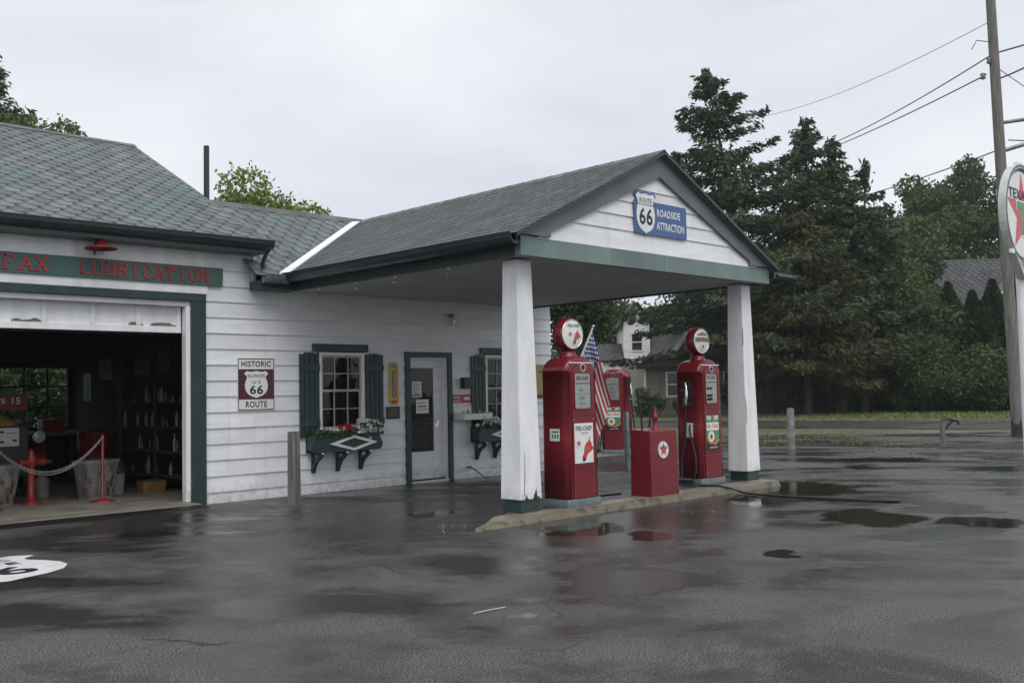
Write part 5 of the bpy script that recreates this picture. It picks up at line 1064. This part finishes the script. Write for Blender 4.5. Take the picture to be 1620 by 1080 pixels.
wire((22.30, -3.1, 11.15), (44.5, 18.5, 17.1), .5, .010, 'highest thin wire rising to the top of the utility pole')
wire((22.34, -3.1, 10.25), (45.2, 17.8, 14.3), .5, .020, 'upper of the two close wires running from the spruces to the pole')
wire((22.30, -3.0, 9.75), (45.0, 18.1, 13.9), .3, .020, 'lower of the two close wires running from the spruces to the pole')
wire((22.70, -3.1, 7.75), (50.0, 20.5, 12.6), .45, .018, 'lowest wire running over the leafy trees to the pole')
wire((22.38, -3.2, 10.3), (26.5, -7.6, 12.2), .1, .022, 'upper wire leaving the pole towards the right edge')
wire((22.45, -3.2, 9.6), (24.5, -5.6, 11.6), .25, .022, 'sagging wire leaving the pole towards the right edge')
wire((22.45, -3.25, 9.9), (26.4, -6.6, 6.5), .05, .012, 'thin guy wire sloping down from the pole to the right')
wire((22.85, -3.3, 8.0), (26.5, -7.2, 8.0), .1, .016, 'low wire leaving the pole behind the round sign')
# ------------------------------------------------------------------ round sign
ts = empty('round_sign', (14.24, -6.34, 0), 'round white sign with a red star on a white pole at the right edge', 'sign')
Cz = 4.56; MS = front(14.24, -6.34, Cz); SR = .93
b = MB(); b.tube([(14.28, -6.26, 0), (14.28, -6.26, Cz - SR + .15)], .085, 16); b.build('pole', WHITEP, ts)
ban = [(SR * math.sin(a), SR * math.cos(a)) for a in np.linspace(math.radians(140), math.radians(-140), 44)] ; ban = ban + [(-.13, -1.20), (.13, -1.20)]
b = MB(); n_ = len(ban)
b.ext(ban, MS, .10, off=-.09); inner = [(x * .93, y * .93 if y > -1.0 else y * .97) for x, y in ban]
P = [(x, y, .01) for x, y in ban] + [(x, y, .05) for x, y in ban] + [(x, y, .05) for x, y in inner] + [(x, y, .0101) for x, y in inner]
b.add(P, [f_ for i in range(n_) for j in ((i + 1) % n_,) for f_ in ((i, j, n_ + j, n_ + i), (n_ + i, n_ + j, 2 * n_ + j, 2 * n_ + i), (2 * n_ + i, 2 * n_ + j, 3 * n_ + j, 3 * n_ + i))], M=MS); b.build('housing', mat('sign_housing', (.60, .61, .58), (.45, .46, .43), .5, 4, c3=(.3, .3, .27), s3=4, t3=(.55, .7)), ts)
b = MB(); b.flat(disc(SR * .90, 40), MS, .014); b.build('face', SIGNW, ts)
b = MB(); b.ring(disc(SR * .905, 40), .965, MS, .003, 1, off=.012); b.flat(star(SR * .84), MS, .018, 0); b.build('star', [SIGNRED, INK], ts)
b = MB(); Tt = [(-.34, .26), (-.34, .06), (-.26, .06), (-.26, .12), (-.09, .12), (-.09, -.44), (.09, -.44), (.09, .12), (.26, .12), (.26, .06), (.34, .06), (.34, .26)]
b.flat(scalef(Tt, SR * 1.05, 0, .0), MS, .0205, 1); b.flat(scalef(Tt, SR * .94, 0, -.0), MS, .0225, 0); b.build('letter_mark', [SIGNGREEN, SIGNW], ts)
b = MB(); b.text('TEXACO', MS, 1.36, .19, .024, m=0, y=.36); b.build('lettering', INK, ts)
b = MB(); b.ring(disc(SR * 1.0, 44), .96, MS, .006, 0, off=.05)
b.build('neon_outline', GUTTER, ts)
b = MB(); b.box(-.12, .12, SR - .02, SR + .05, -.06, .02, M=MS); b.build('lug', SIGNW, ts); b = MB(); b.box(-.80, -.62, -.78, -.70, .02, .06, M=MS); b.build('lug', SIGNW, ts)

# ------------------------------------------------------------------ houses across the road
def house_root(name, A, ang, lab): return empty(name, (A[0], A[1], 0), lab, 'house', None, ang)
def hwall(W_, H, e=.14, ops=(), M=None, seed=0): return siding(M or front(0, 0, 0), 0, W_, 0, H, ops, e, e, .015, seed)
TAN = mat('olive_clapboard', (.23, .22, .17), (.18, .17, .135), .6, 2, attr=.2); HW = mat('house_white', (.80, .80, .79), (.70, .70, .69), .5, 2, attr=.15); DROOF = mat('dark_house_shingle', (.048, .048, .056), (.030, .030, .036), .6, 3, attr=.7); BRN = mat('brown_shingle', (.06, .055, .05), (.04, .036, .034), .7, 3, attr=.5)
def hwindow(root, x0, x1, z0, z1, y=0):
    b = MB(); t = .09; yy = y - .05
    b.box(x0 - t, x0, yy, y, z0 - t, z1 + t); b.box(x1, x1 + t, yy, y, z0 - t, z1 + t); b.box(x0, x1, yy, y, z1, z1 + t); b.box(x0, x1, yy, y, z0 - t, z0); b.box(x0, x1, yy + .01, y - .005, (z0 + z1) / 2 - .03, (z0 + z1) / 2 + .03)
    fr = b.build('window', HW, root, world=False); b = MB(); b.poly([(x0, y - .018, z0), (x1, y - .018, z0), (x1, y - .018, z1), (x0, y - .018, z1)]); b.build('pane', mat('far_pane', (.03, .035, .035), None, .08), fr, world=False)
def slab(b, P, t=.12, a=.5):
    P = [Vector(p) for p in P]; n = (P[1] - P[0]).cross(P[3] - P[0]).normalized(); b.hexa([p - n * t for p in P] + P, 0, a)
# tan house, local x along its street face
A = (36.0, 19.55); B_ = (44.4, 12.25); ang = math.atan2(B_[1] - A[1], B_[0] - A[0])
th_ = house_root('tan_house', A, ang, 'olive tan clapboard house with white window trim seen beyond the pumps')
hwall(11.2, 2.9, ops=[], seed=11).build('wall', TAN, th_, world=False)
b = MB(); b.box(0.02, 11.18, .02, 7, 0, 2.9); b.poly([(1.3, .5, 2.9), (7.5, .5, 2.9), (4.4, .5, 7.1)]); b.poly([(1.3, 7, 2.9), (7.5, 7, 2.9), (4.4, 7, 7.1)]); b.build('core_wall', TAN, th_, world=False)
b = MB(); slab(b, [(-.5, -.6, 2.65), (8.0, -.6, 2.65), (7.5, .6, 3.35), (.6, .6, 3.35)]); slab(b, [(1.0, .3, 2.55), (1.0, 7.4, 2.55), (4.4, 7.4, 7.25), (4.4, .3, 7.25)][::-1]); slab(b, [(4.4, .3, 7.25), (4.4, 7.4, 7.25), (7.8, 7.4, 2.55), (7.8, .3, 2.55)][::-1]); slab(b, [(7.4, .3, 2.9), (11.6, .3, 2.9), (11.6, 4, 5.0), (7.4, 4, 5.0)]); b.build('roof', BRN, th_, world=False)
b = MB()
for sx in (-1, 1): b = MB(); b.hexa([(4.4 + sx * 3.4, .20, 2.28), (4.4, .20, 6.95), (4.4, .29, 6.95), (4.4 + sx * 3.4, .29, 2.28), (4.4 + sx * 3.4, .20, 2.62), (4.4, .20, 7.32), (4.4, .29, 7.32), (4.4 + sx * 3.4, .29, 2.62)]); b.build('rake_trim', HW, th_, world=False)
for x in (1.25, 4.3, 8.2, 9.9): hwindow(th_, x, x + .72, 1.15, 2.30)
b = MB(); b.box(.0, .12, -.02, .0, 0, 2.9); b.box(11.1, 11.2, -.02, 0, 0, 2.9); b.box(2.0, 2.5, -.28, -.02, 0, .45); b.build('corner_trim', HW, th_, world=False)
# white house left behind
A = (41.1, 26.6); B_ = (45.9, 21.7); ang = math.atan2(B_[1] - A[1], B_[0] - A[0])
wh_ = house_root('white_house', A, ang, 'white clapboard house with a narrow front gable behind the globeless pump')
hwall(4.6, 3.4, .12, seed=12).build('wall', HW, wh_, world=False)
b = MB(); b.box(.02, 4.58, .02, 6, 0, 3.4); b.box(1.3, 2.9, .1, 5, 3.4, 5.6); b.poly([(1.3, .1, 5.6), (2.9, .1, 5.6), (2.1, .1, 6.7)]); b.build('core_wall', HW, wh_, world=False)
siding(front(1.3, .09, 3.4), 0, 1.6, 0, 2.2, (), .12, .12, .015, 3).build('gable_wall', HW, wh_, world=False)
b = MB(); slab(b, [(1.0, -.2, 5.3), (2.1, -.2, 6.8), (2.1, 5, 6.8), (1.0, 5, 5.3)][::-1]); slab(b, [(2.1, -.2, 6.8), (3.2, -.2, 5.3), (3.2, 5, 5.3), (2.1, 5, 6.8)][::-1]); slab(b, [(-.3, -.3, 3.3), (1.3, -.3, 3.3), (1.3, 1.6, 4.4), (-.3, 1.6, 4.4)]); slab(b, [(2.9, -.3, 3.3), (5.0, -.3, 3.3), (5.0, 2.6, 5.4), (2.9, 2.6, 5.4)]); b.build('roof', BRN, wh_, world=False)
hwindow(wh_, 1.8, 2.4, 3.9, 4.9, .09); hwindow(wh_, .5, 1.1, 1.2, 2.4); hwindow(wh_, 3.4, 4.0, 1.2, 2.4)
# grey roofed house on the right
A = (56.8, 12.9); ang = math.atan2(-6.6, 5.9)
gh = house_root('grey_roofed_house', A, ang, 'house with a steep dark shingled roof rising above the cedars')
b = MB(); M_ = frame((-.2, -.4, 6.35), (1, 0, 0), (0, 2.6, 3.1)); rl = math.hypot(2.6, 3.1); shingles(b, M_, [(0, 0), (7.6, 0), (7.6, rl), (.5, rl)], .42, .30, True, seed=9, lift=.03); slab(b, [(.3, 2.2, 9.45), (7.4, 2.2, 9.45), (7.4, 5.0, 6.35), (.3, 5.0, 6.35)]); b.build('roof', DROOF, gh, world=False)
b = MB(); b.box(0, 7.3, .0, 4.6, 0, 6.4); b.poly([(.2, 0, 6.4), (.2, 4.6, 6.4), (.45, 2.2, 9.4)]); b.build('wall', HW, gh, world=False)
b = MB(); b.hexa([(3.2, -1.5, 6.3), (5.3, -1.5, 8.4), (5.3, -1.4, 8.4), (3.2, -1.4, 6.3), (3.2, -1.5, 6.55), (5.3, -1.5, 8.65), (5.3, -1.4, 8.65), (3.2, -1.4, 6.55)]); b.build('rake_trim', HW, gh, world=False)
b = MB(); b.box(3.5, 6.9, -1.2, 0, 0, 6.4); b.poly([(3.6, -1.2, 6.4), (6.9, -1.2, 6.4), (5.3, -1.2, 8.2)]); slab(b, [(3.2, -1.5, 6.4), (3.2, 1.6, 6.4), (5.3, 1.6, 8.55), (5.3, -1.5, 8.55)][::-1]); b.build('wing', TAN, gh, world=False)
b = MB(); b.box(4.2, 4.25, 2.1, 2.15, 9.4, 9.8); b.box(3.7, 3.75, 2.1, 2.15, 9.4, 9.7); b.box(4.0, 4.12, 2.1, 2.2, 9.4, 9.6); b.build('vent_pipe', STEEL, gh, world=False)

# ------------------------------------------------------------------ trees
BARK = mat('bark', (.06, .052, .045), (.035, .03, .026), .9, 4, stretch=(3, 3, .5), bump=.6, bscale=10)
SPR = mat('spruce_needles', (.078, .102, .052), (.046, .064, .036), .8, .5, attr=.7, trans=.15, spec=.15)
SPRO = mat('yellowed_spruce_needles', (.084, .090, .034), (.052, .060, .028), .8, .7, attr=.7, trans=.15, spec=.15)
CED = mat('cedar_foliage', (.044, .074, .032), (.026, .046, .022), .8, .8, attr=.7, trans=.12, spec=.15)
DEC = mat('dark_broadleaf', (.068, .105, .040), (.042, .070, .028), .6, .6, attr=.7, trans=.25, spec=.25)
DECL = mat('mid_green_broadleaf', (.090, .138, .046), (.054, .088, .032), .6, .6, attr=.7, trans=.25, spec=.25)
MAP = mat('yellow_green_maple', (.19, .235, .045), (.12, .165, .032), .5, .9, attr=.6, trans=.35)
def conifer(loc, H, Rb, seed, lab, m, lean=(0, 0), low=1.0, dens=1.0, needle=.17, group='spruces across the road', spread=1.0, gaps=.12):
    rng = np.random.default_rng(seed); t = empty('spruce_tree', loc, lab, 'spruce', group); L0 = np.array(loc, float)
    ax = lambda z: np.array([lean[0] * (z / H) ** 1.0 * H, lean[1] * (z / H) * H, z])
    b = MB(); b.tube([tuple(L0 + ax(z)) for z in np.linspace(0, H * .97, 9)], [max(.03, .32 * (H / 17) * (1 - .93 * k / 8)) for k in range(9)], 10); b.build('trunk', BARK, t)
    CC = []; UU = []; tb = MB(); z = low
    while z < H - .15:
        f = (z - low) / (H - low); nb = rng.integers(5, 8); a0 = rng.uniform(0, 6.28)
        for k in range(nb):
            if rng.random() < gaps * (1.7 if f > .62 else 1): continue
            an = a0 + 2 * PI * k / nb + rng.uniform(-.35, .35); Lb = Rb * ((1 - f) ** .85) * rng.uniform(.55, 1.15) + .25
            if rng.random() < .08: Lb *= 1.25
            d = np.array([math.cos(an), math.sin(an), 0.]); side = np.array([-d[1], d[0], 0.]); n = max(8, int(Lb * 27 * dens)); s = rng.random(n) ** .75
            rise = rng.uniform(.0, .30) if f > .45 else rng.uniform(-.22, .12)
            P = L0 + ax(z) + d * (s * Lb)[:, None]; P[:, 2] += rise * s * Lb - .10 * Lb * s ** 2 + .12 * Lb * s ** 4
            wdt = .32 * Lb * (1.05 - s) * spread + .10; P += side * (rng.uniform(-1, 1, n) * wdt)[:, None]; P[:, 2] -= rng.random(n) * .30 * np.minimum(1, Lb * .5)
            CC.append(P); dd = d * .75 + side * rng.uniform(-.7, .7, n)[:, None]; dd[:, 2] -= rng.uniform(.0, .75, n); dd /= np.linalg.norm(dd, axis=1)[:, None]; UU.append(dd)
            base = L0 + ax(z); tip = base + d * Lb * .85; tip[2] += rise * Lb * .85 - .05 * Lb
            tb.tube([tuple(base), tuple((base + tip) / 2 + np.array([0, 0, .03])), tuple(tip)], [.035, .022, .008], 4, caps=False)
        z += rng.uniform(.26, .42) * (H / 15)
    P = L0 + ax(H) + np.array([0, 0, -1.]) * (rng.random(90)[:, None] * 1.4); P += rng.normal(size=(90, 3)) * .07; CC.append(P); UU.append(rvec(rng, 90) * .5 + np.array([0, 0, .7]))
    C_ = np.concatenate(CC); D_ = np.concatenate(UU); rep = 2; C_ = np.repeat(C_, rep, 0) + rng.normal(size=(len(C_) * rep, 3)) * .07; D_ = np.repeat(D_, rep, 0) + rng.normal(size=(len(D_) * rep, 3)) * .3; D_ /= np.linalg.norm(D_, axis=1)[:, None]
    n = len(C_); W_ = np.cross(D_, rvec(rng, n)); W_ /= np.linalg.norm(W_, axis=1)[:, None]; sz = (needle * rng.uniform(.6, 1.4, n))[:, None]
    cl = np.array([mnoise.noise(Vector(p * .9)) for p in C_[::8]]); cl = np.repeat(cl, 8)[:n]; cl = np.pad(cl, (0, n - len(cl)))
    quads('needles', C_, D_ * sz, W_ * sz * .32, np.clip(rng.random(n) * .6 + .25 + cl * .6, 0, 1), m, t); tb.build('branches', BARK, t)
    return t
def broadleaf(loc, H, Rc, seed, lab, m, cb=.25, n_cl=26, per=900, leaf=.13, cat='tree', group=None, name='leafy_tree', flat_=1.0, nt=3, crc=.42, hollow=.55):
    rng = np.random.default_rng(seed); t = empty(name, loc, lab, cat, group); L0 = np.array(loc, float); cz = H * (cb + 1) / 2; hz = H * (1 - cb) / 2 * flat_
    b = MB(); fork = L0 + np.array([0, 0, H * cb * 1.1]); b.tube([tuple(L0), tuple(L0 + np.array([.05, 0, H * cb * .5])), tuple(fork)], [H * .022, H * .017, H * .015], 9)
    cents = []
    for i in range(n_cl):
        d = rvec(rng, 1)[0]; r = rng.uniform(.35, .86); c = L0 + np.array([d[0] * Rc * r, d[1] * Rc * r, cz + d[2] * hz * r]); cents.append(c)
        mid_ = fork * .5 + c * .5 + rng.normal(size=3) * .1 * Rc; 
        if i < 14: b.tube([tuple(fork - np.array([0, 0, .1])), tuple(mid_), tuple(c)], [H * .009, H * .005, H * .002], 5, caps=False)
    b.build('trunk', BARK, t)
    CC = []; OO = []; VV = []
    for c in cents:
        rc = Rc * crc * rng.uniform(.6, 1.15); k = int(per * (rc / (Rc * crc)) ** 2); d = rvec(rng, k); rr = (hollow + (1 - hollow) * rng.random(k)) * rc
        bump_ = 1 + .28 * np.sin(d[:, 0] * 7 + c[0]) * np.sin(d[:, 1] * 6 + c[1]) * np.sin(d[:, 2] * 8)
        P = c + d * (rr * bump_)[:, None] * np.array([1, 1, .8]); CC.append(P); OO.append(d); VV.append(np.full(k, rng.uniform(-.18, .18)))
    C_ = np.concatenate(CC); O_ = np.concatenate(OO); n = len(C_); U_, V_ = leafset(rng, C_, leaf, .55, .3, O_ * .5)
    quads('leaves', C_, U_, V_, np.clip(rng.random(n) * .7 + .15 + np.concatenate(VV), 0, 1), m, t); return t
# positions: (x, y) 45-75 m out
conifer((39.05, 13.73, 0), 17.4, 7.4, 1, 'tallest ragged spruce leaning left behind the canopy gable', SPR, lean=(-.162, .09), low=4.4, dens=1.25, gaps=.2)
conifer((41.6, 12.9, 0), 15.4, 4.4, 2, 'pointed spruce just right of the tallest one', SPR, low=3.0, dens=1.0, gaps=.15)
conifer((41.4, 11.3, 0), 14.0, 3.2, 3, 'slimmer spruce second from the tallest, below the wires', SPR, low=3.0, dens=1.0, gaps=.15)
conifer((42.4, 10.6, 0), 12.8, 3.9, 5, 'lopsided spruce with a bent side top at the right of the group', SPR, lean=(.02, -.03), low=3.0, dens=1.0, gaps=.35)
broadleaf((47.0, 12.6, 0), 11.0, 3.3, 6, 'rounded leafy tree at the right end of the spruce group', DECL, .05, 36, 900, .13, group='leafy trees across the road')
broadleaf((47.9, 9.3, 0), 6.3, 2.2, 61, 'full green leafy tree rising out of the left end of the cedar row', DECL, .0, 26, 900, .12, group='leafy trees across the road')
broadleaf((43.6, 7.9, 0), 3.6, 2.2, 62, 'broad dark bush in front of the left end of the cedar row', DECL, .0, 22, 800, .09, 'shrub', 'bushes before the cedars', 'shrub', crc=.5)
broadleaf((44.2, 5.4, 0), 3.2, 2.0, 63, 'broad dark bush in front of the right half of the cedar row', DECL, .0, 22, 800, .09, 'shrub', 'bushes before the cedars', 'shrub', crc=.5)
conifer((37.9, 11.2, 0), 9.8, 4.6, 7, 'low spruce with yellowing boughs in front of the tan house', SPRO, low=2.4, dens=1.1, spread=1.2)
broadleaf((45.6, 9.7, 0), 9.6, 3.3, 11, 'dense mid green leafy tree left of the dark cedars', DECL, .0, 36, 1000, .12, group='leafy trees across the road', hollow=.5)
broadleaf((63.6, 16.5, 0), 16.8, 4.6, 12, 'leafy tree with a broken crown left of the dark shingled roof', DECL, .3, 34, 900, .15, group='leafy trees across the road', crc=.34)
broadleaf((70.2, 15.4, 0), 19.2, 4.6, 13, 'tall leafy tree behind the dark shingled roof', DECL, .35, 34, 900, .16, group='leafy trees across the road', crc=.34)
broadleaf((54.4, 14.7, 0), 11.4, 4.2, 14, 'dark leafy tree in the gap between spruces and cedars', DEC, .1, 30, 800, .15, group='leafy trees across the road')
broadleaf((23.6, 13.1, 0), 6.0, 1.75, 15, 'dark leafy tree behind the nearest pump globe, right of the office wall', DEC, .52, 30, 900, .075, group='leafy trees across the road')
broadleaf((46.0, 31.5, 0), 8.2, 3.6, 16, 'leafy tree behind the white house', DEC, .2, 26, 800, .13, group='leafy trees across the road')
broadleaf((50.5, 26.5, 0), 9.8, 3.6, 17, 'dark leafy tree standing between the white and tan houses', DEC, .15, 26, 800, .13, group='leafy trees across the road')
broadleaf((7.75, 10.8, 0), 7.45, 3.0, 18, 'yellow green maple crown showing above the office roof', MAP, .35, 95, 900, .07, group=None, name='maple_tree', crc=.27)
conifer((3.95, 19.2, 0), 12.1, 3.4, 19, 'dark conifer top at the far left over the garage roof', SPR, low=3, dens=2.0, needle=.10, group=None)
broadleaf((4.6, 18.8, 0), 12.1, 2.4, 20, 'olive leafy crown spreading right of the dark conifer above the garage ridge', mat('olive_broadleaf', (.13, .16, .045), (.08, .105, .03), .55, .8, attr=.6, trans=.3), .3, 40, 900, .075, crc=.34)
broadleaf((3.0, 12.6, 0), 4.2, 2.2, 21, 'leafy bush seen through the garage back window', DEC, .0, 30, 500, .08, 'bush', None, 'leafy_bush')
broadleaf((.9, 11.4, 0), 3.8, 1.8, 22, 'leafy bush behind the garage, left of the one in the window', DEC, .0, 24, 500, .08, 'bush', None, 'leafy_bush')
# cedars: two prototypes then copies
def cedar(seed, H=6.2, Rr=1.15):
    rng = np.random.default_rng(seed); t = empty('cedar_tree', (0, 0, 0), '', 'cedar', 'dark cedars in a row')
    b = MB(); b.tube([(0, 0, 0), (0, 0, H * .9)], [.10, .02], 7); b.build('trunk', BARK, t, world=False)
    n = 9000; z = rng.random(n) ** .8; prof = np.where(z < .12, .75 + 2 * z, np.maximum(0, 1 - ((z - .12) / .88) ** 1.6)); an = rng.random(n) * 2 * PI
    lob = 1 + .22 * np.sin(an * 5 + z * 9 + seed) + .12 * np.sin(an * 11 - z * 23)
    r = Rr * prof * lob * (.72 + .28 * rng.random(n)); C_ = np.stack([np.cos(an) * r, np.sin(an) * r, z * H + .05], 1)
    D_ = np.stack([np.cos(an) * .5, np.sin(an) * .5, np.ones(n)], 1) + rng.normal(size=(n, 3)) * .35; D_ /= np.linalg.norm(D_, axis=1)[:, None]; W_ = np.cross(D_, rvec(rng, n)); W_ /= np.linalg.norm(W_, axis=1)[:, None]
    sz = (.16 * rng.uniform(.6, 1.4, n))[:, None]; val = np.clip(rng.random(n) * .5 + .3 + .3 * np.sin(an * 5 + z * 9 + seed), 0, 1)
    quads('foliage', C_, D_ * sz, W_ * sz * .45, val, CED, t, world=False); return t
pr = [cedar(31), cedar(32)]
CP = [(47.1, 12.6, .78), (47.3, 11.4, .95), (46.9, 10.2, 1.0), (47.2, 9.1, .93), (46.9, 8.0, 1.06), (47.2, 6.9, .98), (46.9, 5.8, 1.05), (47.1, 4.7, 1.0), (46.9, 3.6, 1.08)]
ORD = ['leftmost', 'second', 'third', 'fourth', 'fifth', 'sixth', 'seventh', 'eighth', 'rightmost']
for i, (x, y, s_) in enumerate(CP):
    o = pr[i] if i < 2 else copy_tree(pr[i % 2]); o.location = (x, y, 0); o.scale = (s_ * 1.25, s_ * 1.25, s_); o.rotation_euler = (0, 0, i * 1.3)
    o['label'] = '%s dark cedar from the left in the row across the road' % ORD[i] if 0 < i < 8 else '%s dark cedar of the row across the road' % ORD[i]
# shrubs by the tan house
for i, (x, y, h, r_, lab) in enumerate([(34.4, 18.0, 1.5, .9, 'rounded shrub under the left window of the tan house'), (35.8, 16.6, 1.2, .7, 'low shrub right of the rounded one by the tan house'), (37.9, 15.0, 2.6, 1.1, 'tall dark bush between the tan house windows'), (39.4, 12.9, 1.9, 1.0, 'bush beside the foot of the big spruce'), (41.6, 11.4, 1.7, 1.0, 'bush at the right end of the tan house'), (43.6, 11.6, 2.0, 1.2, 'dark bush between the tan house and the cedars'), (33.0, 20.6, 2.2, 1.3, 'big bush left of the tan house')]):
    broadleaf((x, y, .04), h, r_, 40 + i, lab, DEC, .0, 12, 420, .06, 'shrub', 'shrubs by the tan house', 'shrub', crc=.5)
# distant woodland
rng = np.random.default_rng(77); n = 60000; t_ = rng.random(n)
px = 62 + t_ * 26; py = 62 - t_ * 74; hgt = 6.5 + 2.2 * np.sin(t_ * 37) + 1.4 * np.sin(t_ * 91 + 1)
C_ = np.stack([px + rng.normal(size=n) * 1.6, py + rng.normal(size=n) * 1.6, .2 + rng.random(n) * hgt], 1); U_, V_ = leafset(rng, C_, .26, .6)
struct(quads('woodland', C_, U_, V_, rng.random(n), DEC, None), 'stuff')

# ------------------------------------------------------------------ drizzle haze
b = MB(); b.box(-70, 130, -90, 130, -1.1, 24); hz = struct(b.build('haze', WIRE, None), 'stuff')
hm = bpy.data.materials.new('drizzle_haze'); hm.use_nodes = True; hn = hm.node_tree; hn.nodes.clear(); ho = hn.nodes.new('ShaderNodeOutputMaterial'); hv = hn.nodes.new('ShaderNodeVolumePrincipled')
hv.inputs['Color'].default_value = (.9, .92, .95, 1); hv.inputs['Density'].default_value = .0005; hv.inputs['Anisotropy'].default_value = .2
hn.links.new(hv.outputs[0], ho.inputs['Volume']); hz.data.materials.clear(); hz.data.materials.append(hm)
